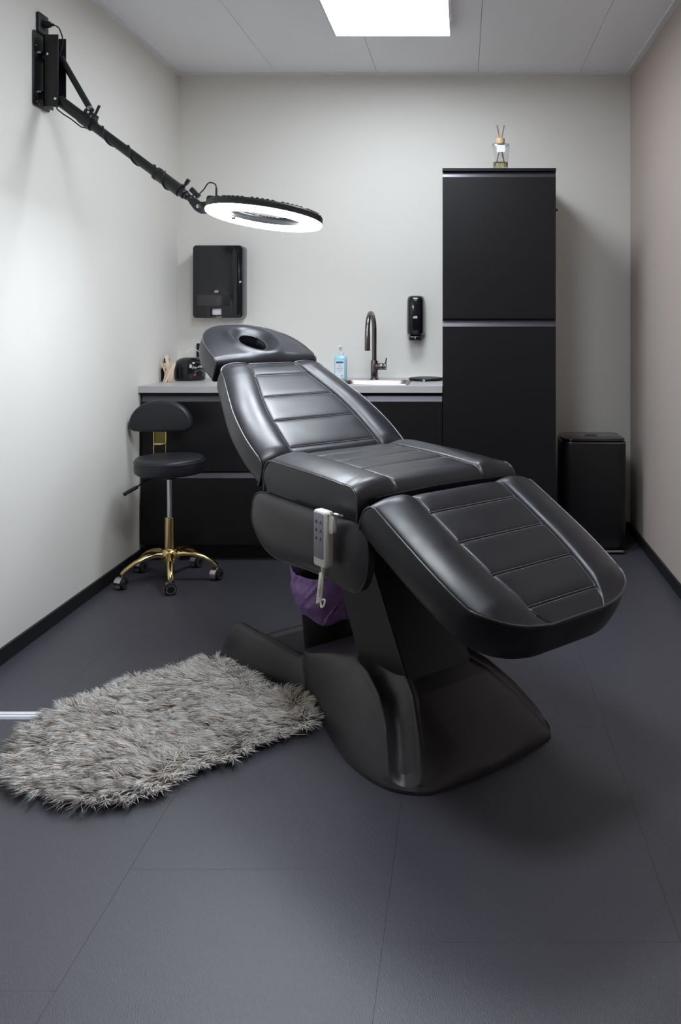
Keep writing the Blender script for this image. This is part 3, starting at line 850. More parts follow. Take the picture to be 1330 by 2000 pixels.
def build_cushion(name, sec, NI, NJ, corner=None, bulge=0.006, seams=()):
    t = np.linspace(-1, 1, NI+1); q = np.linspace(0, 1, NJ+1)
    fine = np.array([-0.020, -0.014, -0.009, -0.005, 0, 0.005, 0.009, 0.014, 0.020])
    t = t[(np.abs(np.abs(t)-TS) > 0.024)]
    t = np.sort(np.concatenate([t, TS+fine, -TS-fine]))
    for sm in seams:
        c = sm/sec.len
        q = q[np.abs(q-c) > 0.022]
        q = np.concatenate([q, c+fine*0.85])
    q = np.sort(q)
    NI, NJ = len(t)-1, len(q)-1
    tt, qq = np.meshgrid(t, q)
    if corner: tt, qq = corner_map(tt, qq, *corner)
    Q = qq*sec.len
    X = xmap(sec, tt, Q)
    top = sec.pt(X, Q).reshape(-1, 3)
    bot = sec.under(X*0.985, Q, sec.T).reshape(-1, 3)
    m = NI+1
    fs = []
    for j in range(NJ):
        for i in range(NI):
            a = j*m+i
            fs.append((a, a+1, a+m+1, a+m))
    nt = len(top)
    fb = [(f[3]+nt, f[2]+nt, f[1]+nt, f[0]+nt) for f in fs]
    loop = [j*m for j in range(NJ, -1, -1)] + [i for i in range(1, m)] + [j*m+NI for j in range(1, NJ+1)] + [NJ*m+i for i in range(NI-1, 0, -1)]
    # side wall with two intermediate rings for a soft outward bulge
    lt_, lb_ = top[loop], bot[loop]
    cen = top.mean(0)
    out = lt_-cen; out[:, 2] = 0
    out /= np.linalg.norm(out, axis=1)[:, None]+1e-9
    rings = [loop]
    verts = [top, bot]
    base = nt*2
    for f, bl in ((0.12, 0.4), (0.35, 1.0), (0.65, 1.0), (0.9, 0.4)):
        thick = np.linalg.norm(lt_-lb_, axis=1)[:, None]
        fade = np.clip(thick/0.06, 0, 1)
        verts.append(lt_*(1-f)+lb_*f+out*bulge*bl*fade)
        rings.append(list(range(base, base+len(loop)))); base += len(loop)
    rings.append([k+nt for k in loop])
    side = []
    n = len(loop)
    for a, b in zip(rings[:-1], rings[1:]):
        for k in range(n):
            side.append((a[k], b[k], b[(k+1) % n], a[(k+1) % n]))
    V = np.concatenate(verts)
    o = np_obj(name, V, fs+fb+side, M['leather'], chair, local=True, angle=75)
    bmx = bmesh.new(); bmx.from_mesh(o.data)
    bmesh.ops.remove_doubles(bmx, verts=bmx.verts, dist=0.0002)
    bmesh.ops.recalc_face_normals(bmx, faces=bmx.faces)
    bmx.to_mesh(o.data); bmx.free()
    o.data.polygons.foreach_set('use_smooth', [True]*len(o.data.polygons))
    return o

def stitch(parent, lines, sec, pitch=0.0062, ln=0.0042, w=0.00055, lift=0.0012, offs=(-0.0042, 0.0042)):
    """rows of small thread stitches; a line is a list of (x, q)"""
    vs, fs = [], []
    for line in lines:
        P = np.array(line, float)
        d = np.hypot(*np.diff(P, axis=0).T); S = np.concatenate([[0], np.cumsum(d)])
        for off in offs:
            k = 0.0
            while k+ln < S[-1]:
                c = []
                for kk in (k, k+ln):
                    x = np.interp(kk, S, P[:, 0]); q = np.interp(kk, S, P[:, 1])
                    e = 0.002
                    dx = np.interp(kk+e, S, P[:, 0])-np.interp(kk-e, S, P[:, 0]); dq = np.interp(kk+e, S, P[:, 1])-np.interp(kk-e, S, P[:, 1])
                    mm = math.hypot(dx, dq)+1e-9
                    c.append(sec.pt(x-dq/mm*off, q+dx/mm*off, lift))
                a, b = c
                t = (b-a)/(np.linalg.norm(b-a)+1e-9)
                up = np.array([0, 0.3, 1.0]); s_ = np.cross(t, up); s_ /= np.linalg.norm(s_)+1e-9
                up = np.cross(s_, t)
                o = len(vs)
                for p in (a, b):
                    vs += [p+s_*w, p+up*w*1.2, p-s_*w, p-up*w*1.2]
                fs += [(o, o+1, o+5, o+4), (o+1, o+2, o+6, o+5), (o+2, o+3, o+7, o+6), (o+3, o, o+4, o+7), (o, o+3, o+2, o+1), (o+4, o+5, o+6, o+7)]
                k += pitch
    ob = np_obj('stitching', vs, fs, M['thread'], parent, local=True, smooth=False)
    ob['kind'] = 'stuff'
    return ob

def piping(parent, sec, paths, r=0.0032):
    g = G()
    for P in paths:
        x = np.array([p[0] for p in P]); q = np.array([p[1] for p in P])
        pts = sec.pt(x, q)
        g.tube([Vector(p) for p in pts], r, n=8)
    return g.obj('piping', M['piping'], parent, local=True, angle=80)

def make_h(xs, hw, C0, B, P, seams, lo, hi, G_=0.005, w=0.0045, flat=0.0):
    seams_all = [lo]+list(seams)+[hi]
    def h(x, q, s):
        x = np.asarray(x, float); q = np.asarray(q, float)
        ax = np.abs(x); X = xs(q); H = hw(q)
        tau = np.clip((ax-X)/(H-X), 0, 1)
        out = C0*(1-tau)**0.8 + B*np.sin(PI*np.clip(tau, 0, 1)**0.85)**0.75
        pf = np.zeros_like(q)
        for a, b in zip(seams_all[:-1], seams_all[1:]):
            y = (q-(a+b)/2)/((b-a)/2)
            pf = pf+np.where(np.abs(y) < 1, (1-np.abs(y)**5), 0)
        inn = C0 + P*np.clip(pf, 0, 1)*(1-np.clip(ax/X, 0, 1)**10)
        r = np.where(ax > X, out, inn)
        r = r - G_*np.exp(-((ax-X)/w)**2)
        for sm in seams:
            r = r - np.where(ax < X, G_*0.8*np.exp(-((q-sm)/w)**2), 0)
        # die away where the cover turns down at the ends
        return r*s.fade(q)
    return h

def interp(xs_, ys_):
    return lambda q: np.interp(q, xs_, ys_)

def smooth_interp(xs_, ys_):
    pts = catmull([Vector((a, b, 0)) for a, b in zip(xs_, ys_)], 8)
    X = [p.x for p in pts]; Y = [p.y for p in pts]
    return lambda q: np.interp(q, X, Y)

# --- seat: both ends wrapped
T_ = 0.100
prof = [(-0.005, -T_)] + [(-0.01, -0.06)] + arcp(0.045, -0.045, 0.052, 176, 95, 10) + [(0.12, 0.006), (0.30, 0.004), (0.42, 0.0), (0.47, -0.003)] + arcp(0.500, -0.048, 0.046, 88, 0, 10) + [(0.547, -0.075), (0.545, -T_)]
hw = lambda q: np.full_like(np.asarray(q, float), 0.310)
q_a, q_b = 0.13, 0.60
xs = smooth_interp([0, 0.2, 0.45, 0.7], [0.172, 0.176, 0.176, 0.168])
h = make_h(xs, hw, 0.010, 0.016, 0.004, (0.205, 0.315, 0.45), 0.10, 0.60)
seat = Section((-0.342, 0.806), (1, -0.012), prof, hw, T_, h)
seat.fade = lambda q: sstep(0.02, 0.16, q)*(1-0.85*sstep(seat.len-0.15, seat.len-0.04, q))
seat.xs = xs
o = build_cushion('seat_cushion', seat, 130, 150, seams=(0.205, 0.315, 0.45))
qs = np.linspace(0.005, seat.len-0.005, 90)
piping(o, seat, [[(-0.311, a) for a in qs], [(0.311, a) for a in qs]])
ql = np.linspace(0.10, seat.len-0.075, 60)
stitch(o, [[(sg*float(xs(a)), a) for a in ql] for sg in (-1, 1)] + [[(-float(xs(a)), a), (float(xs(a)), a)] for a in (0.205, 0.315, 0.45)], seat)

# --- leg rest: hinge end wrapped, foot end rounded in plan
ld_ = (1.0, -0.50)
prof = [(0.0, -T_), (-0.006, -0.07)] + arcp(0.046, -0.046, 0.050, 176, 92, 10) + [(0.15, 0.003), (0.3, 0.002), (0.565, -0.004)]
leg = Section((0.250, 0.768), ld_, prof, None, T_, None)
LT = leg.len
hwl = smooth_interp([0, 0.08, 0.25, 0.42, 0.56, 0.66, LT], [0.305, 0.307, 0.306, 0.300, 0.282, 0.258, 0.240])
leg.hw = hwl
xs = smooth_interp([0, 0.1, 0.3, 0.45, 0.6, LT], [0.172, 0.172, 0.168, 0.158, 0.130, 0.100])
def to_q(u): return (u-0.25)*math.hypot(1, 0.5) + (LT-0.565)
seams = [to_q(x) for x in (0.348, 0.467, 0.588, 0.70)]
leg.h = make_h(xs, hwl, 0.013, 0.021, 0.006, seams, 0.06, LT)
leg.fade = lambda q: sstep(0.03, 0.15, q)*(1-0.7*sstep(LT-0.10, LT, q))
leg.xs = xs
leg_o = build_cushion('leg_cushion', leg, 130, 170, corner=(0.42, 0.40), seams=seams)
def edge_path(sec, hwf, corner, q0=0.005, n=120):
    t = np.concatenate([np.full(n, -1.0), np.linspace(-1, 1, 80), np.full(n, 1.0)])
    q = np.concatenate([np.linspace(q0/sec.len, 1, n), np.ones(80), np.linspace(1, q0/sec.len, n)])
    a, b = corner_map(t, q, *corner)
    return [(float(xmap(sec, x, y*sec.len))*1.004, float(y*sec.len)) for x, y in zip(a, b)]
piping(leg_o, leg, [edge_path(leg, hwl, (0.42, 0.40))])
ql = np.linspace(0.07, LT-0.035, 60)
stitch(leg_o, [[(sg*float(xs(a)), a) for a in ql] for sg in (-1, 1)] + [[(-float(xs(a)), a), (float(xs(a)), a)] for a in seams], leg)

# --- backrest: lower end wrapped, top end rounded in plan
bd_ = (-1.0, 0.585)
prof = [(0.0, -0.095), (-0.004, -0.07)] + arcp(0.040, -0.046, 0.044, 176, 95, 10) + [(0.12, 0.000), (0.2, 0.002), (0.35, 0.004), (0.50, 0.002), (0.600, -0.004)]
back = Section((-0.365, 0.793), bd_, prof, None, 0.085, None)
LB = back.len
hwb = smooth_interp([0, 0.10, 0.22, 0.36, 0.5, 0.6, LB], [0.300, 0.304, 0.308, 0.294, 0.262, 0.236, 0.222])
back.hw = hwb
xs = smooth_interp([0, 0.12, 0.3, 0.42, 0.56, LB], [0.182, 0.184, 0.176, 0.158, 0.124, 0.104])
def to_qb(u): return (-0.365-u)*math.hypot(1, 0.585) + (LB-0.600)
seamsb = [to_qb(x) for x in (-0.413, -0.545, -0.672, -0.80)]
back.h = make_h(xs, hwb, 0.012, 0.020, 0.0035, seamsb, 0.02, LB+0.02)
back.fade = lambda q: sstep(0.03, 0.14, q)*(1-0.5*sstep(LB-0.05, LB, q))
back.xs = xs
back_o = build_cushion('back_cushion', back, 130, 170, corner=(0.16, 0.12), seams=seamsb)
piping(back_o, back, [edge_path(back, hwb, (0.16, 0.12))])
ql = np.linspace(0.06, LB-0.006, 70)
stitch(back_o, [[(sg*float(xs(a)), a) for a in ql] for sg in (-1, 1)] + [[(-float(xs(a)), a), (float(xs(a)), a)] for a in seamsb], back)

# --- headrest: D-shaped with an oval face hole, radial mesh
prof = [(0.0, -0.095), (-0.004, -0.06)] + arcp(0.024, -0.026, 0.027, 176, 95, 10) + [(0.10, 0.002), (0.335, -0.002)]
head = Section((-0.905, 1.118), (-1.0, 0.45), prof, None, 0.092, None)
LH = head.len
w0 = LH-0.335
hc = w0+0.150
ahx, ahq = 0.055, 0.076
head.hw = lambda q: np.full_like(np.asarray(q, float), 0.22)
def head_hw(q):
    l = np.clip((q-w0)/0.338, 0, 1)
    return 0.2235*np.sqrt(np.clip(1-l**3, 0, 1))
NTH = 220
TH = np.linspace(0, 2*PI, NTH, endpoint=False)
outl = []
for a in TH:
    dx, dy = math.cos(a), math.sin(a)
    lo_, hi_ = 0.02, 0.5
    for _ in range(30):
        k = (lo_+hi_)/2
        x, q = dx*k, hc+dy*k
        inside = (q > 0) and (q < LH+0.003) and abs(x) < head_hw(q)
        if inside: lo_ = k
        else: hi_ = k
    outl.append((dx*lo_, hc+dy*lo_))
outl = np.array(outl)
holeo = np.stack([ahx*np.cos(TH), hc+ahq*np.sin(TH)], -1)
dist_edge = None
def hfun(x, q, s):
    x = np.asarray(x, float); q = np.asarray(q, float)
    H = np.maximum(head_hw(q), 0.02)
    t = np.clip(np.abs(x)/H, 0, 1)
    side = 1-t**3.0
    topf = 1-np.clip((q-w0)/0.338, 0, 1)**5
    crown = 0.018*side*topf*sstep(0.0, 0.085, q)
    rr = np.sqrt((x/ahx)**2+((q-hc)/ahq)**2)
    roll = 0.008*np.exp(-((rr-1.45)/0.28)**2) - 0.014*np.exp(-((rr-1.0)/0.16)**2)
    k = np.exp(-(np.maximum(rr-1.0, 0)/0.42)**2)
    return crown*(1-k)+roll*topf*0.0+0.010*np.exp(-((rr-1.75)/0.35)**2)*topf-0.004*k
head.h = hfun
RN = 34
vs = []
for j in range(RN+1):
    f = (j/RN)
    P = holeo*(1-f)+outl*f
    vs.append(head.pt(P[:, 0], P[:, 1]))
top_n = len(vs)
# side wall
ring = vs[-1]; un = head.under(outl[:, 0]*0.98, outl[:, 1], 0.092)
cen = ring.mean(0); out = ring-cen; out[:, 2] = 0; out /= np.linalg.norm(out, axis=1)[:, None]
for f, bl in ((0.12, 0.4), (0.4, 1), (0.7, 1), (1, 0)):
    fade = np.clip(np.linalg.norm(ring-un, axis=1)[:, None]/0.06, 0, 1)
    vs.append(ring*(1-f)+un*f+out*0.007*bl*fade)
# underside back to the hole and up inside it
uh = head.under(holeo[:, 0], holeo[:, 1], 0.092)
vs.append(uh)
h_in = head.pt(holeo[:, 0]*0.98, hc+(holeo[:, 1]-hc)*0.98, -0.004)
vs.append(uh*0.3+h_in*0.7)
V = np.concatenate(vs)
fs = []
tot = len(vs)
for j in range(tot):
    a, b = j*NTH, ((j+1) % tot)*NTH
    for k in range(NTH):
        k2 = (k+1) % NTH
        fs.append((a+k, a+k2, b+k2, b+k))
head_o = np_obj('headrest', V, fs, [M['leather'], M['hole']], chair, local=True, angle=80)
for p_ in head_o.data.polygons:
    if p_.index >= (tot-2)*NTH and p_.index < (tot-1)*NTH: p_.material_index = 1  # inner wall of the leather hole coloured black as shade
bmx = bmesh.new(); bmx.from_mesh(head_o.data); bmesh.ops.remove_doubles(bmx, verts=bmx.verts, dist=0.0002); bmesh.ops.recalc_face_normals(bmx, faces=bmx.faces); bmx.to_mesh(head_o.data); bmx.free()
head_o.data.polygons.foreach_set('use_smooth', [True]*len(head_o.data.polygons))
g = G()
# piping round the D edge (the wrapped lower face carries it down both corners)
msk = [i for i in range(NTH) if outl[i][1] > 0.004]
start = next(i for i in range(NTH) if outl[i][1] <= 0.004)
order = [(start+i) % NTH for i in range(NTH)]
order = [i for i in order if outl[i][1] > 0.004]
g.tube([Vector(p) for p in head.pt(outl[order, 0]*1.003, outl[order, 1])], 0.003, n=8)
g.obj('piping', M['piping'], head_o, local=True, angle=80)
g = G().tube([Vector(p) for p in head.pt(holeo[:, 0], holeo[:, 1], 0.001)], 0.0022, n=8, closed=True)
g.obj('hole_piping', M['piping'], head_o, local=True, angle=80)
# sheet closing the face hole from below, coloured black to paint its shade
shade_loop = head.under(holeo[:, 0]*1.1, hc+(holeo[:, 1]-hc)*1.1, 0.094)
np_obj('hole_shade_sheet', np.concatenate([shade_loop, shade_loop-np.array([0, 0.0015, 0.003])]), [tuple(range(NTH)), tuple(range(NTH, 2*NTH))[::-1]]+[(k, k+NTH, (k+1) % NTH+NTH, (k+1) % NTH) for k in range(NTH)], M['hole'], head_o, local=True, smooth=False)

# --- metal boards under the cushions
def board(name, o, d, l0, l1, w0_, w1_, n0, n1, mat, bev=0.004):
    d = np.array(d)/np.hypot(*d); N = np.array([-d[1], d[0]])
    if N[1] < 0: N = -N
    vs = []
    for n_ in (n0, n1):
        for l, w in ((l0, w0_), (l1, w1_)):
            for sg in (-1, 1):
                u = o[0]+d[0]*l+N[0]*n_; z = o[1]+d[1]*l+N[1]*n_
                vs.append(Vector(L3(u, sg*w, z)))
    b2 = bmesh.new()
    v = [b2.verts.new(p) for p in vs]
    for f in ((0, 1, 3, 2), (4, 6, 7, 5), (0, 4, 5, 1), (2, 3, 7, 6), (0, 2, 6, 4), (1, 5, 7, 3)):
        b2.faces.new([v[i] for i in f])
    bmesh.ops.recalc_face_normals(b2, faces=b2.faces)
    if bev: bmesh.ops.bevel(b2, geom=list(b2.edges), offset=bev, segments=2, affect='EDGES', profile=0.5)
    g = G(); g.merge(b2)
    return g.obj(name, mat, chair, local=True)
board('leg_board', (0.250, 0.768), ld_, 0.03, 0.50, 0.285, 0.20, -0.101, -0.135, M['leather'], 0.012)
board('back_board', (-0.365, 0.793), bd_, 0.06, 0.50, 0.27, 0.20, -0.086, -0.115, M['plastic_dk'], 0.010)
board('seat_frame', (-0.342, 0.806), (1, -0.012), 0.02, 0.53, 0.295, 0.295, -0.102, -0.20, M['plastic_dk'], 0.008)
g = G()
for sg in (-0.06, 0.06):
    p0 = Vector(L3(-0.82, sg, 0.965)); p1 = Vector(L3(-1.08, sg, 1.085))
    g.box((-0.012, -0.004, -0.14), (0.012, 0.004, 0.14), 0.001, m=Matrix.Translation((p0+p1)/2) @ (p1-p0).to_track_quat('Z', 'X').to_matrix().to_4x4())
g.obj('headrest_bars', M['black'], chair, local=True)
# thin flap between seat and leg rest
nF = 40
vs = []
for k in range(nF+1):
    x = -0.27+0.50*k/nF
    sag = 0.006*math.sin(PI*k/nF)
    for (u, z) in ((0.222, 0.720), (0.232, 0.772), (0.2365, 0.7725), (0.228, 0.720)):
        vs.append(L3(u, x, z+sag*(1 if z > 0.74 else 0)))
fs = []
for k in range(nF):
    for i in range(4):
        fs.append((k*4+i, k*4+(i+1) % 4, (k+1)*4+(i+1) % 4, (k+1)*4+i))
fs += [(3, 2, 1, 0), tuple(nF*4+i for i in range(4))]
np_obj('gap_flap', vs, fs, M['leather'], chair, local=True)

# --- side covers (near and far): rounded shell panels
side_px = [(-0.425, 0.640), (-0.428, 0.605), (-0.405, 0.570), (-0.362, 0.535), (-0.305, 0.512), (-0.24, 0.503), (-0.14, 0.507), (-0.02, 0.512), (0.09, 0.510), (0.17, 0.502), (0.220, 0.508), (0.250, 0.535), (0.268, 0.575), (0.274, 0.62), (0.268, 0.665), (0.245, 0.695), (0.205, 0.710), (0.12, 0.706), (0.0, 0.703), (-0.18, 0.704), (-0.32, 0.706), (-0.385, 0.696), (-0.415, 0.672)]
side_px = [(u-0.030, z-0.008) for u, z in side_px]
sp_ = smooth_closed(side_px, 6)
def side_cover(sgn):
    n = len(sp_)
    cu_, cz_ = -0.07, 0.606
    ring_f = [0.0, 0.2, 0.4, 0.6, 0.75, 0.85, 0.92, 0.97, 1.0]
    vs = []
    def sub(f, u, z):
        b = 0.022*(1-f**5)
        # shallow valley then a swollen front lobe
        b += 0.010*math.exp(-((u-0.19)/0.06)**2)*(1-f**4) - 0.006*math.exp(-((u-0.07)/0.04)**2)*(1-f**4)
        return 0.300+b
    for f in ring_f:
        for u, z in sp_:
            uu, zz = cu_+(u-cu_)*f, cz_+(z-cz_)*f
            vs.append(L3(uu, sgn*sub(f, uu, zz), zz))
    for u, z in sp_: vs.append(L3(u, sgn*0.278, z))
    fs = []
    R_ = len(ring_f)+1
    for j in range(1, R_-1):
        for k in range(n):
            fs.append((j*n+k, j*n+(k+1) % n, (j+1)*n+(k+1) % n, (j+1)*n+k))
    o = len(vs); vs.append(L3(cu_, sgn*sub(0, cu_, cz_), cz_))
    for k in range(n): fs.append((o, n+(k+1) % n, n+k))
    fs.append(tuple((R_-1)*n+k for k in range(n)))
    vs2 = vs; 
    ob = np_obj('side_cover', vs2, fs, M['plastic'], chair, local=True, angle=60)
    bmx = bmesh.new(); bmx.from_mesh(ob.data)
    bmesh.ops.delete(bmx, geom=[v for v in bmx.verts if not v.link_faces], context='VERTS')
    bmesh.ops.recalc_face_normals(bmx, faces=bmx.faces); bmx.to_mesh(ob.data); bmx.free()
    ob.data.polygons.foreach_set('use_smooth', [True]*len(ob.data.polygons))
    ob.data.set_sharp_from_angle(angle=math.radians(60))
    rp = G().tube([Vector(L3(u, sgn*0.300, z)) for u, z in sp_], 0.003, n=6, closed=True)
    rp.obj('cover_rim', M['plastic'], ob, local=True)
    return ob
side_cover(-1); side_cover(1)

# --- leaning lift column
def col_pt(z, front):
    return (0.215-0.60*(z-0.17)) if front else (-0.055-0.56*(z-0.17))
vs = []
for z in (0.10, 0.60):
    for fr in (0, 1):
        for sg in (-1, 1):
            vs.append(Vector(L3(col_pt(z, fr), sg*0.125, z)))
b2 = bmesh.new(); v = [b2.verts.new(p) for p in vs]
for f in ((0, 1, 3, 2), (4, 6, 7, 5), (0, 4, 5, 1), (2, 3, 7, 6), (0, 2, 6, 4), (1, 5, 7, 3)): b2.faces.new([v[i] for i in f])
bmesh.ops.recalc_face_normals(b2, faces=b2.faces)
bmesh.ops.bevel(b2, geom=list(b2.edges), offset=0.004, segments=2, affect='EDGES')
g = G(); g.merge(b2); g.obj('lift_column', M['plastic_dk'], chair, local=True)

# --- sculpted base, a height field over a waisted outline
bw = smooth_interp([-0.845, -0.81, -0.74, -0.60, -0.50, -0.40, -0.30, -0.20, -0.08, 0.03, 0.13, 0.22, 0.30, 0.36, 0.41, 0.445, 0.462],
                   [0.215, 0.248, 0.262, 0.256, 0.235, 0.203, 0.190, 0.205, 0.245, 0.278, 0.305, 0.315, 0.312, 0.296, 0.262, 0.215, 0.150])
gp = np.array([(-0.10, 0.115), (-0.025, 0.130), (0.04, 0.138), (0.104, 0.150), (0.17, 0.166), (0.232, 0.190), (0.285, 0.218), (0.328, 0.243), (0.372, 0.272)])
gpp = np.array([[p.x, p.y] for p in catmull([Vector((*p, 0)) for p in gp], 30)])
def base_h(u, x):
    W = bw(u); q = np.abs(x)/W
    ax = np.abs(x)
    # rear arms with a hollow between them
    R = np.interp(u, [-0.84, -0.80, -0.72, -0.55, -0.40, -0.25, -0.15], [0.075, 0.120, 0.146, 0.130, 0.104, 0.082, 0.07])
    qc = np.interp(u, [-0.82, -0.70, -0.50, -0.30], [0.84, 0.80, 0.72, 0.66])
    outer = np.clip(1-(np.clip(q-qc, 0, 1)/(1-qc))**2.0, 0, 1)**0.62
    inner_f = 1-sstep(0, 1, (qc-q)/0.42)
    inner = 0.040
    # the recess floor climbs over a closing rim at the head end
    endr = np.clip((u+0.845)/0.10, 0, 1)**0.6
    recess = inner+(R*0.55-inner)*(1-sstep(-0.82, -0.745, u))
    arm = np.where(q > qc, R*outer, recess+(R-recess)*inner_f)
    arm = arm*(0.30+0.70*endr)
    # front hull
    Hf = np.interp(u, [-0.38, -0.28, -0.18, -0.05, 0.08, 0.18, 0.26, 0.34, 0.41, 0.462], [0.118, 0.140, 0.168, 0.196, 0.206, 0.194, 0.168, 0.118, 0.062, 0.012])
    q0 = np.interp(u, [-0.38, -0.28, -0.15, 0.0, 0.10, 0.30], [0.90, 0.86, 0.66, 0.48, 0.42, 0.36])
    hullside = np.clip(1-np.clip((q-q0)/(1-q0), 0, 1)**2.0, 0, 1)**0.85
    hull = Hf*hullside+0.010
    edge_u = -0.40+0.36*sstep(0.13, 0.28, ax)
    k = sstep(0, 0.022, u-edge_u)
    h = arm*(1-k)+np.maximum(hull, 0)*k
    # the scooped groove on each flank
    d2 = np.full(u.shape, 9.0); tt = np.zeros_like(u)
    for i, (a, b) in enumerate(gpp):
        dd = (u-a)**2+(ax-b)**2
        m_ = dd < d2
        d2 = np.where(m_, dd, d2); tt = np.where(m_, i/(len(gpp)-1), tt)
    d = np.sqrt(d2)
    wdt = 0.026+0.016*sstep(0, 0.5, tt)
    fadein = sstep(0.05, 0.42, tt)
    dep = 0.030*np.clip(1-(d/wdt)**2.0, 0, 1)**1.3*fadein
    lip = 0.007*np.exp(-((d-wdt*1.10)/0.009)**2)*fadein
    h = h-dep*np.clip(h/0.06, 0.45, 1)*k+lip*k*(h > 0.02)
    # small well that collects in the recess
    return np.maximum(h, 0.003)
NU, NX = 420, 230
uu = -0.845+1.307*(np.linspace(0, 1, NU+1))
tx_ = np.linspace(-1, 1, NX+1); tx_ = np.sign(tx_)*(1-(1-np.abs(tx_))**1.25)
U_, TX_ = np.meshgrid(uu, tx_, indexing='ij')
# round the very ends
Wd = bw(U_)
endk = np.clip((U_+0.845)/0.04, 0, 1); endf = np.clip((0.462-U_)/0.03, 0, 1)
Wd2 = Wd*np.sqrt(np.clip(1-(1-endk)**2, 0.0, 1)*0.96+0.04)*np.sqrt(np.clip(1-(1-endf)**2, 0, 1)*0.9+0.1)
X_ = TX_*Wd2
H_ = base_h(U_, X_*Wd/np.maximum(Wd2, 1e-6))
H_ = np.where(np.abs(TX_) > 0.9999, 0.010, H_)
H_[0, :] = 0.010; H_[-1, :] = 0.010
top = np.stack([X_, -U_, H_], -1).reshape(-1, 3)
m = NX+1
fs = []
for i in range(NU):
    for j in range(NX):
        a = i*m+j
        fs.append((a, a+1, a+m+1, a+m))
loop = [i*m for i in range(NU, -1, -1)]+list(range(1, m))+[i*m+NX for i in range(1, NU+1)]+[NU*m+j for j in range(NX-1, 0, -1)]
low = top[loop].copy(); low[:, 2] = 0.0
nb = len(top); n = len(loop)
for k in range(n): fs.append((loop[k], nb+k, nb+(k+1) % n, loop[(k+1) % n]))
fs.append(tuple(range(nb, nb+n)))
base_o = np_obj('base', np.concatenate([top, low]), fs, M['plastic'], chair, local=True, angle=70)
bmx = bmesh.new(); bmx.from_mesh(base_o.data); bmesh.ops.recalc_face_normals(bmx, faces=bmx.faces); bmx.to_mesh(base_o.data); bmx.free()
base_o.data.polygons.foreach_set('use_smooth', [True]*len(base_o.data.polygons))

# ------------------------------------------------------------------ hand control hanging from the seat
ru, rx, rz = 0.088, -0.352, 0.642
r = empty('hand_control', W3(ru, rx, rz-0.083), 'beige wired hand control hanging from the chair side', 'remote control', rotz=PSI)
hm = Matrix.Rotation(math.radians(4), 4, 'X')
body = rrect(-0.032, 0.032, -0.080, 0.083, 0.009, 4)
def RL(x, y, z): return Vector((x, y, z+0.083))
def yzp(ol, d0, d1, bev, name, mat, par):
    g = G().prism(ol, d0, d1, 'yz', bev=bev, m=Matrix.Translation((0, 0, 0.083)))
    return g.obj(name, mat, par, local=True, angle=50)
hb = yzp(body, -0.014, 0.016, 0.006, 'housing', M['beige'], r)
kp = yzp(rrect(-0.025, 0.025, -0.055, 0.076, 0.006, 3), -0.0155, -0.0138, 0.0004, 'keypad', M['greypanel'], r)
for i in range(2):
    for j in range(3):
        yy, zz = 0.011-0.024*i, 0.050-0.024*j
        g = G()
        g.tube([Vector((-0.0162, yy-0.005, zz+0.083-0.004)), Vector((-0.0162, yy, zz+0.083+0.005)), Vector((-0.0162, yy+0.004, zz+0.083-0.004))], 0.0007, n=5)
        g.tube([Vector((-0.0162, yy-0.005, zz+0.083)), Vector((-0.0162, yy+0.005, zz+0.083))], 0.0006, n=5)
        g.obj('key_symbol', M['ink'], kp, local=True)
G().cyl(RL(0.001, 0, -0.078), RL(0.001, 0, -0.105), 0.008, 0.005, n=16).obj('cable_boot', M['beige'], r, local=True)
# strap and hook
G().prism(rrect(-0.058, -0.036, 0.105, 0.160, 0.009, 4), -0.004, 0.010, 'yz', bev=0.002).obj('hanging_strap', M['beige'], r, local=True)
G().tube([RL(0.0, -0.030, 0.073), RL(-0.004, -0.045, 0.080), RL(0.006, -0.060, 0.079), RL(0.022, -0.072, 0.074)], 0.004, n=10, smooth=5).obj('hook', M['chrome'], r, local=True)
# cable: straight run down, loop, coil back up under the seat
pts = [RL(0.001, 0, -0.10), RL(0.001, 0.002, -0.13), RL(0.0, 0.008, -0.165), RL(0.0, 0.012, -0.185), RL(-0.004, 0.002, -0.198), RL(-0.004, -0.012, -0.19), RL(0.0, -0.010, -0.176), RL(0.0, 0.003, -0.178)]
G().tube(pts, 0.0030, n=8, smooth=6).obj('cable', M['beige'], r, local=True)
cp = []
a0, a1 = RL(0.000, 0.024, -0.195), RL(0.034, 0.062, -0.120)
nc = 20
axv = (a1-a0).normalized(); s1 = axv.orthogonal().normalized(); s2 = axv.cross(s1)
for k in range(nc*10+1):
    a = 2*PI*k/10; f = k/(nc*10)
    cp.append(a0.lerp(a1, f)+(s1*math.cos(a)+s2*math.sin(a))*0.0065)
G().tube(cp, 0.0022, n=6).obj('coiled_cable', M['beige'], r, local=True)

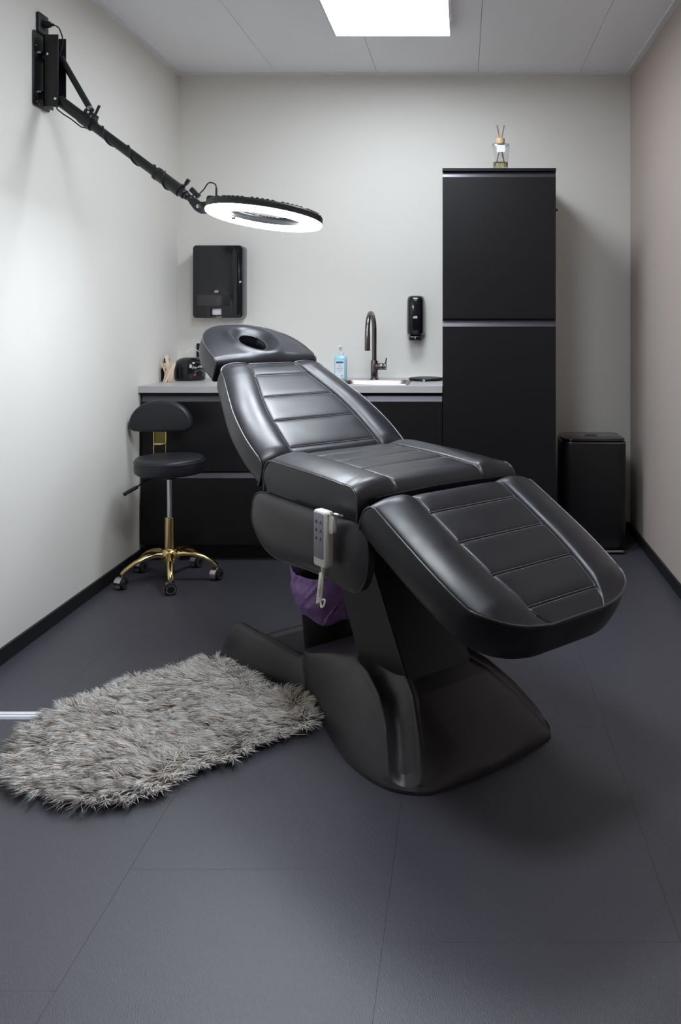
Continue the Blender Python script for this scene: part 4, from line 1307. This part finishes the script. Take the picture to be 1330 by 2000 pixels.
# ------------------------------------------------------------------ waste bin with purple bag on the chair base
bc = Vector((-0.515, 3.18, 0.0475))
r = empty('waste_bin', bc, 'small black waste bin with a crumpled purple bag under the chair', 'bin')
G().lathe([(0, 0), (0.083, 0), (0.088, 0.004), (0.100, 0.15), (0.108, 0.27), (0.104, 0.27), (0.096, 0.15), (0.084, 0.01), (0, 0.01)], bc, n=48, sx=1.0, sy=0.9).obj('bin_body', M['rubber'], r)
rng = np.random.RandomState(7)
na, nz = 120, 60
vs = []
folds = [(rng.uniform(0, 2*PI), rng.uniform(-1.4, 1.4), rng.uniform(0.06, 0.30), rng.uniform(0.003, 0.009), rng.uniform(0, 1)) for _ in range(34)]
for j in range(nz+1):
    f = j/nz
    z = 0.122+0.180*f
    for k in range(na):
        a = 2*PI*k/na
        rr = 0.103+0.030*f**0.8+0.010*math.sin(PI*f)**2
        rr *= 1+0.035*math.sin(3*a+1.0+2*f)
        for (fa, sl, w_, amp, zc) in folds:
            d = (a-fa-sl*(f-zc)+PI) % (2*PI)-PI
            rr += amp*(max(0, 1-abs(d)/w_)-0.25*(abs(d) < w_*1.5))*math.exp(-((f-zc)/0.35)**2)
        crease = 0.006*abs(((f*3+0.25*math.sin(2*a+0.6)) % 1)-0.5)
        rr += crease
        zz = z+(0.012*math.sin(2*a+0.7)+0.008*math.sin(5*a))*(1 if f < 0.1 else 0.4)+0.020*f*math.sin(a*2.0+2.6)
        vs.append((bc.x+rr*math.cos(a), bc.y+rr*0.9*math.sin(a), bc.z+zz))
fs = []
for j in range(nz):
    for k in range(na):
        fs.append((j*na+k, j*na+(k+1) % na, (j+1)*na+(k+1) % na, (j+1)*na+k))
bo = np_obj('purple_bag', vs, fs, M['bag'], r, angle=25)
md = bo.modifiers.new('thickness', 'SOLIDIFY'); md.thickness = 0.0012; md.offset = -1

# ------------------------------------------------------------------ sheepskin rug
rug_out = [(-1.265, 2.318), (-1.31, 2.43), (-1.33, 2.60), (-1.275, 2.76), (-1.18, 2.86), (-1.15, 2.945), (-1.054, 2.985), (-0.987, 3.06), (-0.91, 3.13), (-0.82, 3.045), (-0.745, 2.955), (-0.70, 2.885),
           (-0.61, 2.845), (-0.55, 2.815), (-0.503, 2.737), (-0.475, 2.64), (-0.53, 2.575), (-0.61, 2.52), (-0.665, 2.425), (-0.76, 2.375), (-0.81, 2.27), (-0.88, 2.225), (-0.96, 2.195), (-1.06, 2.215), (-1.16, 2.255), (-1.215, 2.29)]
ro = np.array(smooth_closed(rug_out, 5))
rcx, rcy = -0.92, 2.62
rug_c = Vector((rcx, rcy, 0))
n = len(ro)
vs, fs = [], []
fr = [0.0, 0.2, 0.4, 0.6, 0.8, 0.93, 0.985, 1.0]
def rug_z(x, y, f):
    return 0.012*(1-f**6)+0.003+0.006*math.sin(9*x)*math.cos(8*y)*(1-f**4)
for f in fr[1:]:
    for (x, y) in ro:
        X, Y = rcx+(x-rcx)*f*0.955, rcy+(y-rcy)*f*0.955
        vs.append((X, Y, rug_z(X, Y, f)))
for (x, y) in ro: vs.append((rcx+(x-rcx)*0.955, rcy+(y-rcy)*0.955, 0.0002))
R_ = len(fr)
for j in range(R_-1):
    for k in range(n):
        fs.append((j*n+k, j*n+(k+1) % n, (j+1)*n+(k+1) % n, (j+1)*n+k))
o_ = len(vs); vs.append((rcx, rcy, rug_z(rcx, rcy, 0)))
for k in range(n): fs.append((o_, (k+1) % n, k))
M['hide'] = material('hide', (0.70, 0.62, 0.56), 0.8)
rug = np_obj('sheepskin_rug', vs, fs, M['hide'], smooth=True, loc=(rcx, rcy, 0))
tag(rug, 'long-haired grey beige sheepskin rug on the floor left of the chair', 'rug')
# fur strands
rng = np.random.RandomState(3)
NS = 27000
def inside_poly(px, py, poly):
    c = np.zeros(px.shape, bool)
    x0_, y0_ = poly[-1]
    for x1_, y1_ in poly:
        cond = ((y1_ > py) != (y0_ > py)) & (px < (x0_-x1_)*(py-y1_)/(y0_-y1_+1e-12)+x1_)
        c ^= cond
        x0_, y0_ = x1_, y1_
    return c
shr = np.array([rcx, rcy])+(ro-np.array([rcx, rcy]))*0.975
P = rng.uniform([-1.36, 2.15], [-0.44, 3.16], (NS*3, 2))
P = P[inside_poly(P[:, 0], P[:, 1], shr)][:NS]
NS = len(P)
NC = 1100
Cc = rng.uniform([-1.36, 2.15], [-0.44, 3.16], (NC, 2))
idx = np.empty(NS, int)
for a in range(0, NS, 4000):
    d = ((P[a:a+4000, None, :]-Cc[None])**2).sum(-1)
    idx[a:a+4000] = d.argmin(1)
def vn(x, y, s, ph):
    return np.sin(x*s+ph)*np.cos(y*s*1.17+ph*2.1)+0.6*np.sin((x+y)*s*1.9+ph*3)+0.4*np.cos((x-y*1.3)*s*3.1+ph)
# combing direction: mostly toward the near left end, swirling with noise
ang = math.radians(205)+0.55*vn(Cc[:, 0], Cc[:, 1], 7.0, 1.0)+rng.normal(0, 0.30, NC)
ang = ang[idx]+rng.normal(0, 0.14, NS)
# near the border the hair falls outward
dv = P-np.array([rcx, rcy])
dmin = np.full(NS, 9.0); od = np.zeros((NS, 2))
for k in range(0, len(ro), 2):
    q = ro[k]-P; dd = np.hypot(q[:, 0], q[:, 1])
    m_ = dd < dmin
    dmin = np.where(m_, dd, dmin); od[m_] = q[m_]/dd[m_, None]
wt = np.clip(1-dmin/0.085, 0, 1)[:, None]*0.95
dirv = np.stack([np.cos(ang), np.sin(ang)], -1)*(1-wt)+od*wt
dirv /= np.linalg.norm(dirv, axis=1)[:, None]
Ls = (0.056+0.020*rng.rand(NS))*(0.85+0.3*rng.rand(NC)[idx])
lean = 0.80+0.12*rng.rand(NC)[idx]+rng.normal(0, 0.06, NS)
lift0 = np.sqrt(np.clip(1-lean**2, 0.05, 1))
rootz = 0.010*np.clip(dmin/0.05, 0, 1)+0.004
K = 4
pts = np.zeros((NS, K+1, 3))
ct_ = Cc[idx]
for k in range(K+1):
    f = k/K
    hx = f*Ls*lean*(0.9+0.1*f)
    hz = Ls*lift0*(f*1.25-0.62*f*f)
    pos = P+dirv*hx[:, None]
    tip_target = ct_+dirv*hx[:, None]
    cl_ = 0.72*f**1.3
    pos = pos*(1-cl_)+tip_target*cl_
    curl = 0.003*np.sin(f*5+rng.rand(NS)*0+idx*1.7)
    pos[:, 0] += curl*(-dirv[:, 1]); pos[:, 1] += curl*dirv[:, 0]
    pts[:, k, :2] = pos; pts[:, k, 2] = np.maximum(rootz+hz, 0.003)
# three-sided tapering strands
tang = pts[:, -1]-pts[:, 0]; tang /= np.linalg.norm(tang, axis=1)[:, None]
s1 = np.cross(tang, [0, 0, 1.0]); s1 /= np.linalg.norm(s1, axis=1)[:, None]+1e-9
s2 = np.cross(tang, s1)
rad = np.array([0.0011, 0.0016, 0.0014, 0.0009])
allv = np.zeros((NS, K*3+1, 3), np.float32)
for k in range(K):
    for j in range(3):
        a = 2*PI*j/3
        allv[:, k*3+j] = pts[:, k]+(s1*math.cos(a)+s2*math.sin(a))*rad[k]
allv[:, K*3] = pts[:, K]
tri = []
for k in range(K-1):
    for j in range(3):
        a, b, c_, d_ = k*3+j, k*3+(j+1) % 3, (k+1)*3+(j+1) % 3, (k+1)*3+j
        tri += [(a, b, c_), (a, c_, d_)]
for j in range(3): tri.append(((K-1)*3+j, (K-1)*3+(j+1) % 3, K*3))
tri = np.array(tri)
nv = K*3+1
faces = (tri[None]+(np.arange(NS)*nv)[:, None, None]).reshape(-1, 3)
me = bpy.data.meshes.new('fur')
me.vertices.add(NS*nv); me.vertices.foreach_set('co', (allv-np.array([rcx, rcy, 0], np.float32)).reshape(-1))
me.loops.add(len(faces)*3); me.loops.foreach_set('vertex_index', faces.reshape(-1).astype(np.int32))
me.polygons.add(len(faces)); me.polygons.foreach_set('loop_start', np.arange(0, len(faces)*3, 3, dtype=np.int32)); me.polygons.foreach_set('loop_total', np.full(len(faces), 3, np.int32))
me.update(calc_edges=True)
me.polygons.foreach_set('use_smooth', [True]*len(me.polygons))
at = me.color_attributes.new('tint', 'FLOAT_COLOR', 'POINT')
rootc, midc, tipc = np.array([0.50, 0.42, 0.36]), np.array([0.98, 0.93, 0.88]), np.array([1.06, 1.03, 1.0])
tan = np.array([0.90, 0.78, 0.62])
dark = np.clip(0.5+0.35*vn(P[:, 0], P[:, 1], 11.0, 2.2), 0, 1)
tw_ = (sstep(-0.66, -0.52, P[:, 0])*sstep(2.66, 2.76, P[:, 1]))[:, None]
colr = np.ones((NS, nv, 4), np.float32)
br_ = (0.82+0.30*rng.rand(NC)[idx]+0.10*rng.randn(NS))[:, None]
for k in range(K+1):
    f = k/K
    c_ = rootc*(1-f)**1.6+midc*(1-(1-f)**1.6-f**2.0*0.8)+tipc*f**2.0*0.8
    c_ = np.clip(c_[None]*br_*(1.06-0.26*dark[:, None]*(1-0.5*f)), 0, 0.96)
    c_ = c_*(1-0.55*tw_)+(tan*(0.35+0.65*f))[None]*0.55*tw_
    if k < K:
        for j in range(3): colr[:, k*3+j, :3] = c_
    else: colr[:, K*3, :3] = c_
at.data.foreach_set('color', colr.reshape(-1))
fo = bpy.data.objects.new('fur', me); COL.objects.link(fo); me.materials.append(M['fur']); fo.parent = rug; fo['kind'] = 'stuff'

# pale cable duct on the floor
g = G().prism([(2.690, 0.0002), (2.732, 0.0002), (2.728, 0.007), (2.694, 0.007)], XL+bt+0.001, -1.338, 'yz')
d_ = g.obj('cable_duct', M['duct'], smooth=False, loc=(-1.55, 2.71, 0))
tag(d_, 'flat pale cable duct on the floor running under the rug', 'cable duct')
G().box((XL+bt+0.001, 2.706, 0.0071), (-1.338, 2.709, 0.0078)).obj('duct_groove', M['greypanel'], d_, smooth=False)

# ------------------------------------------------------------------ ring lamp on its wall boom
sock = (XL, 3.42, 2.475)
r = empty('wall_socket', sock, 'black wall socket with plugged-in lead above the lamp bracket', 'wall socket')
G().prism(rrect(3.380, 3.462, 2.432, 2.514, 0.008, 3), XL+0.0005, XL+0.012, 'yz', bev=0.003).obj('plate', M['black'], r)
G().cyl((XL+0.0122, 3.421, 2.473), (XL+0.014, 3.421, 2.473), 0.022, n=28).obj('insert', M['rubber'], r)
pl = G().cyl((XL+0.0145, 3.421, 2.473), (XL+0.040, 3.421, 2.473), 0.016, 0.012, n=20, bev=0.002).cyl((XL+0.040, 3.421, 2.473), (XL+0.052, 3.421, 2.471), 0.006, n=12)
pl.obj('plug', M['rubber'], r)

rc = pix(516.5, 424, 3.30)
lamp = empty('ring_lamp', (XL, 3.42, 2.28), 'black wall-mounted boom arm with glowing white ring lamp', 'lamp')
# wall plate with punched holes
pz0, pz1, py0, py1 = 2.130, 2.432, 3.350, 3.488
wp = G().prism(rrect(py0, py1, pz0, pz1, 0.012, 4), XL+0.0005, XL+0.005, 'yz', bev=0.001).obj('wall_plate', M['black'], lamp)
for zz in (2.345, 2.185):
    G().cyl((XL+0.0052, 3.385, zz), (XL+0.0072, 3.385, zz), 0.012, n=20, bev=0.0005).obj('plate_screw', M['chrome'], wp)
for yy, zz in ((3.365, 2.405), (3.372, 2.375), (3.380, 2.150), (3.395, 2.143)):
    G().cyl((XL+0.0052, yy, zz), (XL+0.0062, yy, zz), 0.003, n=10).obj('plate_bolt', M['greyink'], wp)
# U channel that carries the boom
chx0, chx1 = XL+0.030, XL+0.075
ch = G()
ch.box((XL+0.022, 3.395, 2.135), (XL+0.082, 3.400, 2.425), 0.001)
ch.box((XL+0.022, 3.395, 2.135), (XL+0.028, 3.47, 2.425), 0.001)
ch.box((XL+0.030, 3.4655, 2.150), (XL+0.080, 3.4705, 2.430), 0.001)
ch.box((XL+0.006, 3.41, 2.33), (XL+0.022, 3.45, 2.36)).box((XL+0.006, 3.41, 2.17), (XL+0.022, 3.45, 2.20))
ch.obj('channel', M['black'], lamp)
for zz in (2.352, 2.195):
    G().cyl((XL+0.012, 3.392, zz), (XL+0.012, 3.398, zz), 0.005, n=12).obj('bolt', M['chrome'], lamp)
for xx, zz in ((XL+0.040, 2.345), (XL+0.072, 2.165)):
    G().cyl((xx, 3.391, zz), (xx, 3.395, zz), 0.0055, n=14, bev=0.001).obj('bolt', M['chrome'], lamp)
P0 = Vector((XL+0.070, 3.432, 2.168)); P1 = pix(372, 388, 3.33)
ad = (P1-P0).normalized()
def AP(t, off=0.0, perp=None):
    p = P0.lerp(P1, t)
    return p + (perp or Vector())*off
side_ = ad.cross(Vector((0, 0, 1))).normalized(); upv = side_.cross(ad).normalized()
G().tube([P0, AP(0.21)], 0.0225, n=20).obj('inner_boom', M['black'], lamp)
G().tube([AP(0.20), AP(0.82)], 0.0190, n=20).obj('boom_tube', M['black'], lamp)
G().tube([AP(0.175), AP(0.262)], 0.0255, n=20).box((-0.012, -0.012, -0.03), (0.012, 0.012, 0.03), 0.003, m=Matrix.Translation(AP(0.215)+upv*0.030) @ ad.to_track_quat('Z', 'Y').to_matrix().to_4x4()).obj('clamp', M['black'], lamp)
G().tube([AP(0.76), AP(0.925)], 0.0245, n=20).obj('end_sleeve', M['black'], lamp)
G().tube([AP(0.745), AP(0.765)], 0.0265, n=20).obj('sleeve_collar', M['rubber'], lamp)
cl0 = AP(0.250)+upv*0.027
G().cyl(cl0-side_*0.0-Vector((0, 0.022, 0)), cl0+Vector((0, 0.012, 0)), 0.008, n=14).tube([cl0+Vector((0, -0.015, 0)), cl0+Vector((0.012, -0.016, 0.022)), cl0+Vector((0.026, -0.018, 0.050))], 0.0055, n=10).obj('clamp_lever', M['black'], lamp)
for t_, o_ in ((0.205, 0.034), (0.238, 0.026)):
    p = AP(t_)+upv*o_
    G().cyl(p+Vector((0, -0.014, 0)), p+Vector((0, -0.018, 0)), 0.005, n=14, bev=0.001).obj('bolt', M['chrome'], lamp)
b0_, b1_ = Vector((XL+0.072, 3.44, 2.345)), AP(0.205)+upv*0.044
G().tube([b0_, b1_], 0.0125, n=16).obj('brace', M['black'], lamp)
bdv = (b1_-b0_).normalized()
G().cyl(b1_-bdv*0.018, b1_-bdv*0.004, 0.0125, n=16).obj('brace_collar', M['chrome'], lamp)
# power lead: from the plug, behind the channel, wound round the boom
ld = [Vector((XL+0.052, 3.421, 2.471)), Vector((XL+0.070, 3.42, 2.462)), Vector((XL+0.082, 3.42, 2.44)), Vector((XL+0.086, 3.425, 2.40)), Vector((XL+0.062, 3.43, 2.30)), Vector((XL+0.060, 3.425, 2.15)), Vector((XL+0.085, 3.415, 2.115)), Vector((XL+0.13, 3.41, 2.085))]
ld += [AP(0.20)-upv*0.034]
nturn = 2.6
for k in range(60):
    f = k/59
    a = 2*PI*nturn*f-PI/2
    rr = 0.0217 if f > 0.09 else 0.028
    ld.append(AP(0.22+0.515*f)+(upv*math.sin(a)-side_*math.cos(a))*rr)
for k in range(12):
    f = k/11
    a = 2*PI*1.3*f+0.4
    ld.append(AP(0.76+0.17*f)+(upv*math.sin(a)-side_*math.cos(a))*0.0275)
G().tube(ld, 0.0027, n=7, smooth=3).obj('power_lead', M['rubber'], lamp)
# knuckle joints
j0 = AP(0.93); j1 = pix(388, 397, 3.32)
G().cyl(j0-ad*0.005, j0+ad*0.022, 0.0200, n=18, bev=0.003).sphere(j0+ad*0.030, 0.0165).obj('ball_joint', M['black'], lamp)
kb = j0+upv*0.018
G().cyl(kb, kb+upv*0.018, 0.006, n=10).cyl(kb+upv*0.018, kb+upv*0.040, 0.0085, n=8, bev=0.001).obj('locking_knob', M['black'], lamp)
jm = j0+ad*0.052
G().cyl(j0+ad*0.030, jm, 0.013, n=14, bev=0.001).sphere(jm, 0.0145).cyl(jm, jm+ad*0.035, 0.009, n=14).obj('swivel', M['black'], lamp)
for t_ in (0.01, 0.036):
    G().cyl(j0+ad*t_+side_*0.012-upv*0.002, j0+ad*t_-side_*0.018-upv*0.002, 0.0045, n=10).obj('bolt', M['chrome'], lamp)
wn = jm+upv*0.012
G().cyl(jm, wn+upv*0.008, 0.004, n=10).box((-0.025, -0.007, -0.011), (0.025, 0.007, 0.011), 0.006, m=Matrix.Translation(wn+upv*0.018) @ Matrix.Rotation(0.75, 4, 'Y')).obj('wing_nut', M['black'], lamp)
# ring head: tilted annulus
RO, RI = 0.224, 0.148
ringm = Matrix.Translation(rc) @ Matrix.Rotation(math.radians(6.4), 4, 'Y') @ Matrix.Rotation(math.radians(-4.6), 4, 'X')
RH = empty('ring_head', (0, 0, 0))
bpy.data.objects.remove(RH)
def ringlathe(prof, n=96): return G().lathe(prof, n=n, closed=True, m=None)
g = G().lathe([(RI+0.001, 0.0), (RO-0.001, 0.0), (RO+0.001, 0.004), (RO+0.001, 0.022), (RO-0.004, 0.028), (RI+0.004, 0.028), (RI-0.001, 0.022), (RI-0.001, 0.004)], n=110, closed=True)
g.bm.transform(ringm)
hs = g.obj('ring_housing', M['black'], lamp)
g = G().lathe([(RI, -0.0005), (RO, -0.0005), (RO+0.001, -0.004), (RO-0.003, -0.011), (RO-0.014, -0.0145), (RI+0.014, -0.0145), (RI+0.003, -0.011), (RI-0.001, -0.004)], n=110, closed=True)
g.bm.transform(ringm)
g.obj('ring_diffuser', M['ring_glow'], lamp)
g = G()
for k in range(72):
    a = 2*PI*k/72
    for rr_ in (RO-0.010, RI+0.010):
        if k % 6 == 5: continue
        g.box((rr_-0.005, -0.005, 0.0285), (rr_+0.005, 0.005, 0.0315), 0, m=ringm @ Matrix.Rotation(a, 4, 'Z'))
vn_ = g.obj('cooling_fins', M['rubber'], hs, smooth=False); 
# driver box, yoke and lead on the left rim
g = G().box((-RO-0.002, -0.038, 0.004), (-RI+0.004, 0.038, 0.056), 0.010, m=ringm, seg=3)
g.obj('driver_box', M['black'], lamp)
g = G().cyl(ringm @ Vector((-RO+0.055, 0.0, 0.055)), ringm @ Vector((-RO+0.055, 0.0, 0.067)), 0.008, n=16, bev=0.001)
g.obj('dimmer_knob', M['black'], lamp)
yk0 = ringm @ Vector((-RO-0.004, 0, 0.018)); yk1 = pix(390, 404, 3.31)
yo = G()
for s_ in (-0.012, 0.012):
    pts2 = [(pix(a, b, 3.31).x, pix(a, b, 3.31).z) for a, b in ((369.5, 392), (377, 386.5), (383, 387.5), (392.5, 394.8), (408, 394.3), (408, 416.8), (391, 416.8), (382, 411), (372.5, 398.5))]
    yo.prism(pts2, yk1.y+s_-0.0025, yk1.y+s_+0.0025, 'xz', bev=0.001)
yo.cyl((yk1.x-0.018, yk1.y, yk1.z+0.026), jm+ad*0.03, 0.009, n=14)
yo.obj('yoke', M['black'], lamp)
G().cyl((yk1.x, yk1.y-0.0145, yk1.z), (yk1.x, yk1.y-0.019, yk1.z), 0.0085, n=20, bev=0.001).obj('yoke_bolt', M['chrome'], lamp)
jk = ringm @ Vector((-RO+0.030, -0.01, 0.055))
G().cyl(jk, jk+Vector((0.0, 0, 0.036)), 0.0045, 0.0038, n=12).obj('lead_plug', M['rubber'], lamp)
G().tube([jk+Vector((0, 0, 0.035)), jk+Vector((-0.006, 0, 0.052)), jk+Vector((-0.03, 0, 0.056)), pix(398, 370, 3.30), pix(386, 382, 3.30), pix(381, 389, 3.31)], 0.0026, n=8, smooth=6).obj('ring_lead', M['rubber'], lamp)
# phone-clip ball in the ring centre
cb_ = ringm @ Vector((-0.115, -0.02, -0.01))
G().cyl(ringm @ Vector((-RI+0.003, -0.02, 0.012)), cb_, 0.004, n=10).sphere(cb_-Vector((0, 0, 0.008)), 0.009).cyl(cb_-Vector((0, 0, 0.018)), cb_-Vector((0, 0, 0.010)), 0.006, n=12).obj('accessory_mount', M['gunmetal'], lamp)
